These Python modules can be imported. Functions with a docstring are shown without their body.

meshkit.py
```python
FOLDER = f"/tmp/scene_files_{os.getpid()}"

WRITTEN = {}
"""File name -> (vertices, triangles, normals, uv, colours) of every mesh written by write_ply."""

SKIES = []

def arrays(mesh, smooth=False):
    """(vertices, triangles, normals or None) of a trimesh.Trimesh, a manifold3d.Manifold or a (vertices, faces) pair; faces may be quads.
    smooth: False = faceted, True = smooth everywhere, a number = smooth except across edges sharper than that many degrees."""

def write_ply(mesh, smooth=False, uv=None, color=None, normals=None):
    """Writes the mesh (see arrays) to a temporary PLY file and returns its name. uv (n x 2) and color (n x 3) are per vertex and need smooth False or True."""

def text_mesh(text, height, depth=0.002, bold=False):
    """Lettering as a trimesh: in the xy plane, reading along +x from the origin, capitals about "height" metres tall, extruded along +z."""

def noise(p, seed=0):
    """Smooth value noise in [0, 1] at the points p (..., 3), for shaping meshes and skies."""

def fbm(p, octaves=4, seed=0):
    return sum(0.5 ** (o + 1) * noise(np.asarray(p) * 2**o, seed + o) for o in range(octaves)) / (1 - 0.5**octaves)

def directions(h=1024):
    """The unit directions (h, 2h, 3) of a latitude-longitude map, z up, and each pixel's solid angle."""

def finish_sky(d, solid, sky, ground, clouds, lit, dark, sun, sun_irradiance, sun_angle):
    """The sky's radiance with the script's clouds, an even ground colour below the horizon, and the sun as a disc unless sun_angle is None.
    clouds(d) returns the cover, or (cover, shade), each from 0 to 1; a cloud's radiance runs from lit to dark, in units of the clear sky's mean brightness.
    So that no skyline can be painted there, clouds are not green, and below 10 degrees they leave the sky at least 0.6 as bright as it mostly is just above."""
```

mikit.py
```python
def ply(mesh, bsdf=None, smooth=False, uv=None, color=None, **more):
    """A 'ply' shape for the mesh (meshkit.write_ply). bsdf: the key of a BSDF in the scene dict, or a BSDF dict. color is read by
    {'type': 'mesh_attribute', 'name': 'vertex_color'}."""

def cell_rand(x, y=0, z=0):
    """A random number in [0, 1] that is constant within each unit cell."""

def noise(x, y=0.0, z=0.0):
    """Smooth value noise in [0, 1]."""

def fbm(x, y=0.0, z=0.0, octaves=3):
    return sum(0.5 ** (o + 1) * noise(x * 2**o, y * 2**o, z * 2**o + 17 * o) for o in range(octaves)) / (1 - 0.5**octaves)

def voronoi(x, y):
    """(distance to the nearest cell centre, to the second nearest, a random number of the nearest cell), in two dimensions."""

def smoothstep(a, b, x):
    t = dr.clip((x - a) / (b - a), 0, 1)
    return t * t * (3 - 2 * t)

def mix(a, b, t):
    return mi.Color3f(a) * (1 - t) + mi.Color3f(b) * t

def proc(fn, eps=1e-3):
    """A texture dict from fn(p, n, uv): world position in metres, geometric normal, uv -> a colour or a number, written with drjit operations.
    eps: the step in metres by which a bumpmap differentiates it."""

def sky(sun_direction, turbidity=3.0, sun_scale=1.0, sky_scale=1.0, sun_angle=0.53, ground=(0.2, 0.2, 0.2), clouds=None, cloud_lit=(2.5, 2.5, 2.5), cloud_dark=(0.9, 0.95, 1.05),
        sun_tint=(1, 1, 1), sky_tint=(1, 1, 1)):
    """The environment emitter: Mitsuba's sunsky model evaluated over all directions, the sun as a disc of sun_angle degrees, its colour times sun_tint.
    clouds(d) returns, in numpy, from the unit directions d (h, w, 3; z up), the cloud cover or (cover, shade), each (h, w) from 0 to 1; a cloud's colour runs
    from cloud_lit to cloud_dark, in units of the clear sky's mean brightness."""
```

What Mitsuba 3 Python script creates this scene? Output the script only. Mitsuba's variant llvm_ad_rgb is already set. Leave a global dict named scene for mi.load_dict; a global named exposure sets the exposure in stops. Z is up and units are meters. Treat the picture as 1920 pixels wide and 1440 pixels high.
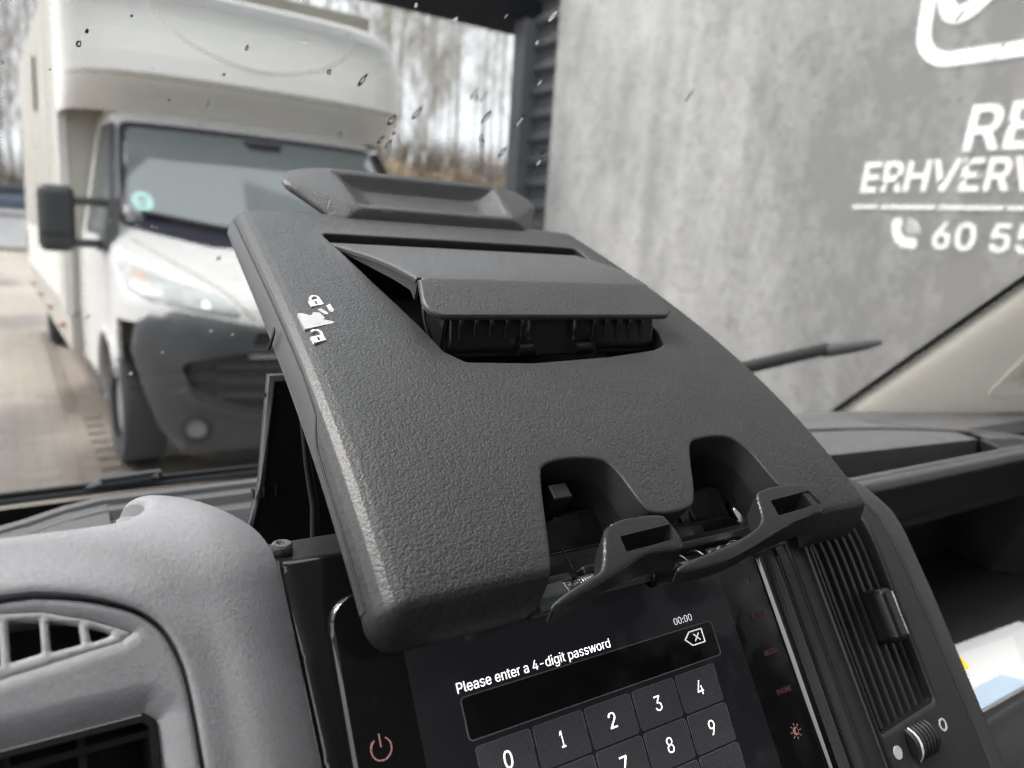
import math, random
import numpy as np
import trimesh, shapely, manifold3d as m3
import drjit as dr
import mitsuba as mi
import mikit, meshkit
from shapely.geometry import Polygon, LineString, Point, box as sbox
from shapely.ops import unary_union

T = mi.ScalarTransform4f
RNG = np.random.default_rng(7)
random.seed(7)

# ------------------------------------------------------------------ camera, sky, exposure
EYE = 1.5                                   # height of the lens above the paving
YAW, PITCH, ROLL = np.radians([33.7, 11.0, 3.9])
_h = np.array([math.sin(YAW), math.cos(YAW), 0]); _z = np.array([0, 0, 1.0])
_d = _h * math.cos(PITCH) - _z * math.sin(PITCH)
_r0 = np.array([math.cos(YAW), -math.sin(YAW), 0]); _u0 = _h * math.sin(PITCH) + _z * math.cos(PITCH)
_u = math.cos(ROLL) * _u0 - math.sin(ROLL) * _r0
O = np.array([0, 0, EYE])
scene, labels = {}, {}
scene['camera'] = dict(type='thinlens', fov=67.31, fov_axis='x', near_clip=0.02, far_clip=900.0, aperture_radius=0.0015, focus_distance=0.335,
                       to_world=T().look_at(origin=O.tolist(), target=(O + _d).tolist(), up=_u.tolist()))


def cloud_cover(d):
    """A closed cloud deck, brightest overhead and darker towards the horizon, with soft unevenness."""
    n = meshkit.fbm(d * np.array([2.2, 2.2, 5.0]) + 3.1, 4)
    return np.ones(d.shape[:2]), np.clip(1.0 - np.clip(d[..., 2], 0, 1) + 0.35 * (n - 0.5), 0, 1)


scene['sky'] = mikit.sky([-0.52, 0.22, 0.82], turbidity=3, sun_scale=0.3, sun_angle=24, sun_tint=(0.88, 0.97, 1.17), clouds=cloud_cover, cloud_lit=(2.45, 2.5, 2.6), cloud_dark=(1.06, 1.09, 1.14), ground=(0.22, 0.21, 0.20))
exposure = 3.75

# ------------------------------------------------------------------ materials
noise, fbm, smoothstep, mix, proc = mikit.noise, mikit.fbm, mikit.smoothstep, mikit.mix, mikit.proc


def princ(col, rough=0.5, **k):
    d = dict(type='principled', base_color=col if isinstance(col, dict) else {'type': 'rgb', 'value': list(col)}, roughness=rough)
    d.update(k)
    return {'type': 'twosided', 'b': d}


def bump(inner, fn, scale, eps=1e-4):
    return {'type': 'twosided', 'b': {'type': 'bumpmap', 'arbitrary': proc(fn, eps), 'scale': scale, 'b': inner['b']}}


def grain(f):
    def fn(p, n, uv):
        a = noise(p.x * f, p.y * f, p.z * f) - 0.5
        b = noise(p.x * f * 1.9 + 31, p.y * f * 1.9, p.z * f * 1.9) - 0.5
        v = dr.abs(a + 0.45 * b)
        return smoothstep(0.0, 0.16, v)
    return fn


GR = grain(820.0)
GR2 = grain(900.0)


def plastic_tone(lo, hi):
    def fn(p, n, uv):
        t = fbm(p.x * 60, p.y * 60, p.z * 60, 3)
        dust = smoothstep(0.80, 0.86, noise(p.x * 700 + 9, p.y * 700, p.z * 700)) * 0.25
        return mix(lo, hi, dr.clip(t + dust, 0, 1))
    return fn


scene['black_grain'] = princ(proc(plastic_tone((0.042, 0.042, 0.043), (0.056, 0.056, 0.057))), 0.36, specular=0.55)
scene['grey_grain'] = princ(proc(plastic_tone((0.33, 0.33, 0.338), (0.37, 0.369, 0.376))), 0.42, specular=0.45)
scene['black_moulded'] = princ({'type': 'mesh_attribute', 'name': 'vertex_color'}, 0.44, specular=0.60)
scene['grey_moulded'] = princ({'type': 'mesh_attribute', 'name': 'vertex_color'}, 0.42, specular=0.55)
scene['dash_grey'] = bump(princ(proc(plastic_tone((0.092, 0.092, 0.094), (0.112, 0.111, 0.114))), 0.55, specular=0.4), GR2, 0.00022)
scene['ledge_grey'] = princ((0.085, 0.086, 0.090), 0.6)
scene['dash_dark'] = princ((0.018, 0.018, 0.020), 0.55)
scene['black_matt'] = princ((0.010, 0.010, 0.011), 0.5)
scene['black_satin'] = princ((0.012, 0.012, 0.013), 0.28)
scene['rubber'] = princ((0.014, 0.014, 0.015), 0.6)
scene['piano_black'] = princ((0.004, 0.004, 0.005), 0.06, clearcoat=1.0, clearcoat_gloss=0.95)
smudge = lambda p, n, uv: 0.10 + 0.22 * smoothstep(0.50, 0.72, fbm(p.x * 38, p.y * 38 + p.z * 20, p.z * 30, 3)) + 0.10 * smoothstep(0.5, 0.8, noise(p.x * 160, p.y * 90, p.z * 90))
scene['screen_glass'] = princ((0.006, 0.006, 0.007), proc(smudge), specular=0.5)
scene['steel'] = princ((0.34, 0.335, 0.32), 0.38, metallic=1.0)
scene['highlight_metal'] = princ((0.62, 0.62, 0.64), 0.2, metallic=0.9)  # bright metal for the highlight line added beside the fascia
scene['foil'] = princ((0.035, 0.04, 0.046), 0.10, specular=0.8)
scene['symbol_silver'] = princ((0.46, 0.46, 0.465), 0.35, metallic=0.25)
scene['symbol_white'] = princ((0.58, 0.58, 0.58), 0.5)
scene['print_red'] = princ((0.10, 0.045, 0.042), 0.5)
scene['print_pink'] = princ((0.45, 0.22, 0.21), 0.5)
scene['cream_trim'] = bump(princ((0.84, 0.805, 0.72), 0.5, specular=0.35), grain(1100.0), 0.00003)
scene['cream_mesh'] = princ((0.40, 0.375, 0.31), 0.6)
scene['headliner'] = princ((0.55, 0.545, 0.53), 0.9)
scene['cabin_dark'] = princ((0.07, 0.07, 0.07), 0.9)
scene['paper'] = princ((0.62, 0.63, 0.645), 0.6)
scene['paper_blue'] = princ((0.38, 0.48, 0.60), 0.4)
scene['yellow_card'] = princ((0.80, 0.62, 0.03), 0.6)
scene['paper_grey'] = princ((0.55, 0.57, 0.58), 0.5)


def concrete_tone(p, n, uv):
    a = fbm(p.y * 2.2, p.z * 0.9, 3.0, 4)
    streak = fbm(p.y * 9.0, p.z * 0.35, 7.0, 3)
    spots = smoothstep(0.62, 0.80, noise(p.y * 16, p.z * 12, 1.0)) * 0.10
    fine = (fbm(p.y * 40, p.z * 34, 2.0, 3) - 0.5) * 0.28 - 0.16 * smoothstep(0.70, 0.80, noise(p.y * 33 + 7, p.z * 30, 5.0))
    mott = (fbm(p.y * 9, p.z * 6, 9.0, 4) - 0.5) * 0.50
    dark_end = smoothstep(3.3, 2.3, p.y + 1.1 * (fbm(p.y * 1.1, p.z * 0.8, 5.0, 3) - 0.5)) * 0.44      # darker towards the sign end, with an uneven edge
    run = smoothstep(0.60, 0.78, fbm(p.y * 5.0, p.z * 0.22, 12.0, 2)) * 0.25
    bright = 0.58 + 0.7 * (a - 0.5) + 0.30 * (streak - 0.5) + fine + mott - spots - dark_end - run
    return mix((0.22, 0.22, 0.219), (0.47, 0.47, 0.468), dr.clip(bright, 0, 1))


scene['concrete'] = princ(proc(concrete_tone), 0.85, specular=0.2)
scene['white_paint'] = princ((0.86, 0.86, 0.86), 0.5)
scene['cladding_grey'] = princ((0.085, 0.088, 0.095), 0.45)
scene['post_grey'] = princ((0.10, 0.105, 0.12), 0.45)
scene['beam_dark'] = princ((0.010, 0.011, 0.014), 0.9, specular=0.1)


def paving_tone(p, n, uv):
    c = mikit.cell_rand(dr.floor(p.x / 0.21 + 0.5 * dr.floor(p.y / 0.105)), dr.floor(p.y / 0.105), 2.0)
    a = fbm(p.x * 1.2, p.y * 0.5, 1.0, 3)
    base = mix((0.165, 0.142, 0.122), (0.275, 0.24, 0.208), dr.clip(0.25 * c + 0.9 * a, 0, 1))
    wet = smoothstep(0.50, 0.66, fbm(p.x * 0.8 + 5, p.y * 0.35, 4.0, 3))
    return base * (1 - 0.42 * wet)


def paving_rough(p, n, uv):
    wet = smoothstep(0.47, 0.66, fbm(p.x * 0.8 + 5, p.y * 0.35, 4.0, 3))
    return 0.62 - 0.42 * wet


scene['paving_stone'] = princ(proc(paving_tone), proc(paving_rough), specular=0.5)
scene['joint_sand'] = princ((0.15, 0.12, 0.09), 0.8)
scene['asphalt'] = princ(proc(lambda p, n, uv: mix((0.13, 0.13, 0.135), (0.19, 0.19, 0.19), fbm(p.x * 2, p.y * 0.7, 0, 3))), 0.5)
scene['kerb_stone'] = princ((0.20, 0.19, 0.16), 0.8)
scene['earth'] = princ(proc(lambda p, n, uv: mix((0.10, 0.075, 0.048), (0.22, 0.18, 0.115), smoothstep(0.3, 0.7, fbm(p.x * 0.9, p.y * 0.9, p.z * 1.5, 4)))), 0.95)
scene['bark_grey'] = princ((0.24, 0.225, 0.185), 0.9)
scene['bark_green'] = princ((0.22, 0.21, 0.16), 0.9)
scene['bark_brown'] = princ((0.17, 0.135, 0.10), 0.9)
scene['twig'] = princ((0.14, 0.105, 0.075), 0.9)
scene['thicket'] = princ((0.085, 0.062, 0.040), 0.95)

scene['van_white'] = princ((0.50, 0.50, 0.495), 0.30, clearcoat=0.5)
scene['box_cream'] = princ(proc(lambda p, n, uv: mix((0.33, 0.32, 0.285), (0.40, 0.39, 0.35), fbm(p.x * 3, p.y * 3, p.z * 1.2, 3))), 0.45)
scene['fairing_white'] = princ((0.57, 0.565, 0.54), 0.38)
scene['trim_line'] = princ((0.33, 0.30, 0.25), 0.6)
scene['bumper_black'] = princ(proc(lambda p, n, uv: mix((0.022, 0.024, 0.026), (0.038, 0.040, 0.043), fbm(p.x * 4, p.y * 4, p.z * 6, 3))), 0.36)
scene['grille_black'] = princ((0.008, 0.008, 0.009), 0.5)
scene['truck_glass'] = princ((0.115, 0.135, 0.135), 0.05, specular=0.9, clearcoat=1.0)
scene['truck_glass_dark'] = princ((0.035, 0.045, 0.048), 0.08, specular=0.35)
scene['frit'] = princ((0.018, 0.018, 0.030), 0.3)
scene['lamp_clear'] = princ((0.36, 0.38, 0.375), 0.10, specular=0.8)
scene['lamp_dark'] = princ((0.30, 0.31, 0.31), 0.35)
scene['lamp_orange'] = princ((0.40, 0.27, 0.22), 0.3)
scene['lamp_fog'] = princ((0.17, 0.18, 0.17), 0.12)
scene['lamp_bright'] = princ((0.80, 0.81, 0.78), 0.15)
scene['tyre'] = princ((0.022, 0.023, 0.025), 0.75)
scene['rim_grey'] = princ((0.30, 0.30, 0.31), 0.4, metallic=0.5)
scene['sticker_green'] = princ((0.45, 0.72, 0.66), 0.5)
scene['car_blue'] = princ((0.07, 0.09, 0.13), 0.3)
scene['glass_pane'] = dict(type='thindielectric', int_ior=1.5, ext_ior=1.0, specular_transmittance={'type': 'rgb', 'value': [0.80, 0.82, 0.815]}, specular_reflectance=0.30)
scene['water'] = dict(type='dielectric', int_ior=1.33, ext_ior=1.0)


scene['vent_black'] = princ((0.022, 0.022, 0.023), 0.38)
scene['hook_grain'] = bump(princ((0.022, 0.022, 0.023), 0.34, specular=0.6), GR, 0.00036)
scene['rubber_gloss'] = princ((0.013, 0.013, 0.014), 0.3)
scene['hood_dark'] = bump(princ((0.045, 0.045, 0.047), 0.42, specular=0.5), GR2, 0.00022)
scene['gloss_trim'] = princ((0.16, 0.15, 0.155), 0.10, metallic=1.0)
scene['hook_plain'] = princ((0.022, 0.022, 0.023), 0.30, specular=0.6)
scene['dust_grey'] = princ((0.10, 0.105, 0.115), 0.7)
scene['clip_arm_grey'] = princ((0.045, 0.046, 0.048), 0.45)
scene['display'] = princ((0.012, 0.012, 0.014), proc(smudge), specular=0.5)
scene['ui_white'] = princ((0.70, 0.70, 0.70), 0.5)
scene['ui_line'] = princ((0.12, 0.12, 0.13), 0.4)
scene['key_face'] = princ(proc(lambda p, n, uv: mix((0.050, 0.050, 0.055), (0.095, 0.095, 0.105), 0.5 + 0.5 * dr.sin(p.x * 2 * np.pi / 0.0011))), 0.3)


# ------------------------------------------------------------------ helpers
def obj(key, mesh, bsdf, smooth=False, label=None, cat=None, group=None, kind=None, emit=None):
    base, k = key, 0
    while key in scene:
        k += 1
        key = f'{base}_{k:03d}'
    d = mikit.ply(mesh, bsdf, smooth)
    if emit:
        d['emitter'] = {'type': 'area', 'radiance': {'type': 'rgb', 'value': list(emit)}}
    scene[key] = d
    tag(key, label, cat, group, kind)
    return key


def tag(key, label=None, cat=None, group=None, kind=None):
    e = {k: v for k, v in (('label', label), ('category', cat), ('group', group), ('kind', kind)) if v}
    if e:
        labels.setdefault(key, {}).update(e)


def cat(ms):
    return trimesh.util.concatenate(ms)


def tm(v, f):
    f = np.asarray(f)
    if f.shape[1] == 4:
        f = np.vstack([f[:, [0, 1, 2]], f[:, [0, 2, 3]]])
    return trimesh.Trimesh(np.asarray(v, float), f, process=False)


def apply(mesh, fn):
    m = mesh.copy()
    m.vertices = fn(np.asarray(mesh.vertices))
    return m


def bx(x0, x1, y0, y1, z0, z1, r=0.0):
    """A box, its edges rounded when r > 0."""
    if r <= 0:
        return trimesh.creation.box(bounds=[[x0, y0, z0], [x1, y1, z1]])
    ms = [m3.Manifold.sphere(r, 12).translate([x, y, z]) for x in (x0 + r, x1 - r) for y in (y0 + r, y1 - r) for z in (z0 + r, z1 - r)]
    return man(m3.Manifold.batch_hull(ms))


def man(m):
    q = m.to_mesh()
    return trimesh.Trimesh(q.vert_properties[:, :3], q.tri_verts, process=False)


def tube(pts, r, sides=8, cap=True):
    p = np.asarray(pts, float)
    n = len(p)
    t = np.gradient(p, axis=0); t /= np.linalg.norm(t, axis=1, keepdims=True) + 1e-12
    ref = np.array([0, 0, 1.0]) if abs(t[0, 2]) < 0.8 else np.array([1.0, 0, 0])
    a = np.cross(t[0], ref); a /= np.linalg.norm(a)
    A = []
    for k in range(n):
        a = a - t[k] * np.dot(a, t[k]); a /= np.linalg.norm(a) + 1e-12
        A.append(a)
    A = np.array(A); B = np.cross(t, A)
    ang = np.arange(sides) * 2 * np.pi / sides
    rr = np.broadcast_to(r, (n,))[:, None, None]
    v = (p[:, None] + rr * (np.cos(ang)[None, :, None] * A[:, None] + np.sin(ang)[None, :, None] * B[:, None])).reshape(-1, 3)
    i, j = np.meshgrid(np.arange(n - 1), np.arange(sides), indexing='ij')
    f = np.stack([i * sides + j, i * sides + (j + 1) % sides, (i + 1) * sides + (j + 1) % sides, (i + 1) * sides + j], -1).reshape(-1, 4)
    f = np.vstack([f[:, [0, 1, 2]], f[:, [0, 2, 3]]])
    if cap:
        v = np.vstack([v, p[:1], p[-1:]])
        k = np.arange(sides)
        f = np.vstack([f, np.stack([(k + 1) % sides, k, k * 0 + n * sides], 1), np.stack([(n - 1) * sides + k, (n - 1) * sides + (k + 1) % sides, k * 0 + n * sides + 1], 1)])
    return trimesh.Trimesh(v, f, process=False)


def grid(P):
    """A sheet from a (n, m, 3) array of points."""
    P = np.asarray(P, float)
    n, m = P.shape[:2]
    i, j = np.meshgrid(np.arange(n - 1), np.arange(m - 1), indexing='ij')
    f = np.stack([i * m + j, (i + 1) * m + j, (i + 1) * m + j + 1, i * m + j + 1], -1).reshape(-1, 4)
    return tm(P.reshape(-1, 3), f)


def polys(g):
    return [p for p in getattr(g, 'geoms', [g]) if p.geom_type == 'Polygon' and p.area > 0]


def extrude(poly, z0, z1, res=None):
    """poly (shapely, xy) as a solid between z0 and z1; res: the longest edge after refining."""
    cont = []
    for p in polys(poly):
        cont += [np.array(p.exterior.coords)[:-1]] + [np.array(i.coords)[:-1] for i in p.interiors]
    m = m3.Manifold.extrude(m3.CrossSection(cont, m3.FillRule.EvenOdd), z1 - z0).translate([0, 0, z0])
    return m.refine_to_length(res) if res else m


def plate(poly, z0, z1, res, fmap, drop=None):
    """poly as a plate from z0 to z1, its top lowered by drop(xy), bent by fmap((n, 3)) into place."""
    mesh = man(extrude(poly, z0, z1, res))
    v = np.array(mesh.vertices)
    if drop is not None:
        v[:, 2] -= drop(v[:, :2]) * np.clip((v[:, 2] - z0) / (z1 - z0), 0, 1)
    mesh.vertices = fmap(v)
    return mesh


def grain_h(x, y, f=1400.0):
    a = meshkit.noise(np.stack([x * f, y * f, 0 * x + 3.3], -1)) - 0.5
    c = meshkit.noise(np.stack([x * f * 1.9 + 31, y * f * 1.9, 0 * x + 7.7], -1)) - 0.5
    t = np.clip(np.abs(a + 0.45 * c) / 0.16, 0, 1)
    return t * t * (3 - 2 * t)


def grain_3(p, f=1150.0):
    a = meshkit.noise(p * f) - 0.5
    c = meshkit.noise(p * f * 1.9 + 31.0) - 0.5
    t = np.clip(np.abs(a + 0.45 * c) / 0.16, 0, 1)
    return t * t * (3 - 2 * t)


def chaikin(pts, n=2, closed=True):
    """Round the corners of a polyline by cutting them n times."""
    p = np.asarray(pts, float)
    for _ in range(n):
        q = np.vstack([p, p[:1]]) if closed else p
        a, c = q[:-1] * 0.75 + q[1:] * 0.25, q[:-1] * 0.25 + q[1:] * 0.75
        m = np.stack([a, c], 1).reshape(-1, 2)
        p = m if closed else np.vstack([p[:1], m[1:-1], p[-1:]])
    return [tuple(x) for x in p]


def grained(poly, z0, z1, fmap, drop, amp, h, margin):
    """A plate whose top carries a moulded grain: an even fine mesh, displaced, and its plain side walls."""
    from scipy.spatial import Delaunay
    x0, y0, x1, y1 = poly.bounds
    xs, ys = np.arange(x0, x1, h), np.arange(y0, y1, h * 0.866)
    X, Y = np.meshgrid(xs, ys, indexing='ij')
    X = X + (np.arange(len(ys)) % 2)[None] * h / 2
    P = np.stack([X.ravel(), Y.ravel()], 1)
    inner = poly.buffer(-0.55 * h)
    shapely.prepare(inner); shapely.prepare(poly)
    P = P[shapely.contains_xy(inner, P[:, 0], P[:, 1])]
    rings = []
    for q in polys(poly):
        for k, r in enumerate([q.exterior] + list(q.interiors)):
            r = shapely.segmentize(r, h)
            c = np.array(r.coords)[:-1]
            if r.is_ccw != (k == 0):
                c = c[::-1]
            rings.append(c)
    n0 = len(P)
    A = np.vstack([P] + rings)
    tri = Delaunay(A).simplices
    c = A[tri].mean(1)
    a, b_, d_ = A[tri[:, 0]], A[tri[:, 1]], A[tri[:, 2]]
    area = (b_[:, 0] - a[:, 0]) * (d_[:, 1] - a[:, 1]) - (b_[:, 1] - a[:, 1]) * (d_[:, 0] - a[:, 0])
    tri = tri[shapely.contains_xy(poly, c[:, 0], c[:, 1]) & (np.abs(area) > 1e-12)]
    area = area[shapely.contains_xy(poly, c[:, 0], c[:, 1]) & (np.abs(area) > 1e-12)]
    tri = np.where((area < 0)[:, None], tri[:, ::-1], tri)
    hh = grain_h(A[:, 0], A[:, 1])
    fade = 1.0 if margin <= 0 else np.clip(dist_to(poly.boundary)(A) / margin, 0.25, 1)
    dz = drop(A) if drop is not None else 0.0
    top = z1 - dz + amp * (hh - 0.5) * fade
    v_top = np.column_stack([A, top])
    sv, sf, at, k = [], [], n0, 0
    for r in rings:
        m = len(r); t = v_top[at:at + m]
        for w_ in np.linspace(0, 1, 4):
            zb = z0(t) if callable(z0) else z0
            sv.append(np.column_stack([t[:, :2], t[:, 2] * (1 - w_) + zb * w_]))
        i = np.arange(m); j = (i + 1) % m
        for s in range(3):
            a_, c_ = k + s * m, k + (s + 1) * m
            sf += [np.stack([a_ + i, c_ + i, c_ + j], 1), np.stack([a_ + i, c_ + j, a_ + j], 1)]
        at += m; k += 4 * m
    return tm(fmap(v_top), tri), tm(fmap(np.vstack(sv)), np.vstack(sf)), hh


def gpart(key, poly, z0, z1, fmap, drop, amp, bsdf, base_tone, grain_shade=0.2, h=0.0004, margin=0.0):
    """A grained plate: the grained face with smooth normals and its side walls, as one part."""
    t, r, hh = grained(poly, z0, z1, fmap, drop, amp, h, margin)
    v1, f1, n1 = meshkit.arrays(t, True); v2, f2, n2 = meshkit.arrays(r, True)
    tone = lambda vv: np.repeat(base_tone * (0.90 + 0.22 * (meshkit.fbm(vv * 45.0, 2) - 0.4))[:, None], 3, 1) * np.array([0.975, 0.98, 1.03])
    c1 = tone(v1) * (1 - grain_shade + 2 * grain_shade * hh)[:, None]          # grain shading put into the colour: ridges painted lighter, pits darker
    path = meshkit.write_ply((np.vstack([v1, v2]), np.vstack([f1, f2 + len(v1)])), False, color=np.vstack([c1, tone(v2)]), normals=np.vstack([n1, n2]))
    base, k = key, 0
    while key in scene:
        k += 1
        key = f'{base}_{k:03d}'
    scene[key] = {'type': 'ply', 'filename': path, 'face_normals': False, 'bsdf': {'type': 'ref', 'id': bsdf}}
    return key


def rnd(pts, r):
    """Polygon with its corners rounded by r."""
    p = Polygon(pts)
    return p.buffer(-r, quad_segs=8).buffer(2 * r, quad_segs=8).buffer(-r, quad_segs=8)


def dist_to(line):
    shapely.prepare(line)
    return lambda xy: shapely.distance(shapely.points(xy), line)


def bevel(poly, r, depth):
    """A rounded edge all round poly."""
    D = dist_to(poly.boundary)

    def f(xy):
        t = np.clip(1 - D(xy) / r, 0, 1)
        return depth * (1 - np.sqrt(np.clip(1 - t * t, 0, 1)))
    return f


def lettering(text, height, depth, bold=False, sx=1.0, skew=0.0):
    m = meshkit.text_mesh(text, height, depth, bold)
    v = np.array(m.vertices)
    v[:, 0] = v[:, 0] * sx + v[:, 1] * skew
    m.vertices = v
    return m


def width(m):
    return m.vertices[:, 0].max() - m.vertices[:, 0].min()


def W(v):
    """Cab coordinates (origin at the lens; X right, Y forward, z up) to the world."""
    return np.asarray(v, float) + O


# ------------------------------------------------------------------ ground, road, bank
def sheet(x0, x1, y0, y1, z, nx=2, ny=2, zf=None):
    x, y = np.meshgrid(np.linspace(x0, x1, nx), np.linspace(y0, y1, ny), indexing='ij')
    zz = np.full_like(x, z) if zf is None else zf(x, y)
    return grid(np.stack([x, y, zz], -1))


obj('paving', sheet(-60, 60, -60, 28.4, -0.012), 'paving_stone', label='wet brown block paving in front of the van', kind='structure')


def far_rise(x, y):
    return np.where(y < 28.4, -0.03, np.clip((y - 28.4) * 0.042, 0, 1.36) + np.where(y > 61, 0, 0)) - 0.03


obj('asphalt_road', sheet(-260, 260, 28.4, 420, 0, 12, 120, far_rise), 'asphalt', label='grey asphalt road beyond the block paving', kind='structure')
obj('road_kerb', bx(-60, 60, 28.25, 28.4, -0.05, 0.10, 0.02), 'kerb_stone', label='low kerb between the block paving and the asphalt', kind='structure')
_bmesh = [man(extrude(sbox(0, 0, 0.2060, 0.1010), 0, 0.02)) for _ in range(1)][0]
_bk = {}
for iy in range(58):
    for ix in range(-4, 5):
        x = ix * 0.21 + (0.105 if iy % 2 else 0.0); y = 4.55 + iy * 0.105
        if -0.32 < x < 0.32 + 0.03 * (iy % 3) and len(_bk) < 300 and (y < 6.2 or x < 0.3):
            key = f'paving__block_{len(_bk):03d}' if _bk else 'paving__block'
            tilt = random.uniform(-0.6, 0.6)
            if not _bk:
                _ply = mikit.ply(_bmesh, 'paving_stone')
            scene[key] = {**_ply, 'to_world': T().translate([x, y, -0.019 + random.uniform(0, 0.0025)]).rotate([1, 0, 0], tilt)}
            _bk[key] = 1


def bank_h(x, y):
    r = np.clip((y - 21.5 - 0.6 * np.sin(x * 0.4)) / 4.5, 0, 1)
    s = r * r * (3 - 2 * r) * np.clip((x - 5.0) / 3.0, 0, 1)
    p = np.stack([x * 0.7, y * 0.7, 0 * x], -1)
    return -0.2 + s * (3.75 + 0.9 * (meshkit.fbm(p, 3) - 0.5))


obj('earth_bank', sheet(4.5, 70, 21, 60, 0, 110, 60, bank_h), 'earth', True, label='brown earth bank with dry grass under the bare trees', kind='structure')


def thicket(n, xr, yr, base, hgt, seed, dens=1.0):
    g = np.random.default_rng(seed)
    out = []
    for _ in range(n):
        x, y = g.uniform(*xr), g.uniform(*yr)
        b = np.array([x, y, base(x, y)])
        for _ in range(5):
            tip = b + np.array([g.normal(0, 0.35), g.normal(0, 0.3), g.uniform(0.5, 1.0) * hgt])
            out.append(tube(np.stack([b, (b + tip) / 2 + g.normal(0, 0.06, 3), tip]), [0.014, 0.010, 0.004], 3, False))
    return cat(out)


_bz = lambda x, y: float(bank_h(np.array([[x]]), np.array([[y]]))[0, 0])
obj('undergrowth', thicket(420, (8, 26), (23.5, 30), _bz, 1.5, 3), 'twig', label='low bare scrub and dead stems on the earth bank', kind='stuff')
obj('undergrowth', thicket(900, (-34, 4), (52, 66), lambda x, y: float(far_rise(np.array(x), np.array(y))), 3.6, 4), 'thicket', label='tall dark scrub beyond the asphalt road at the left', kind='stuff')


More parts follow.
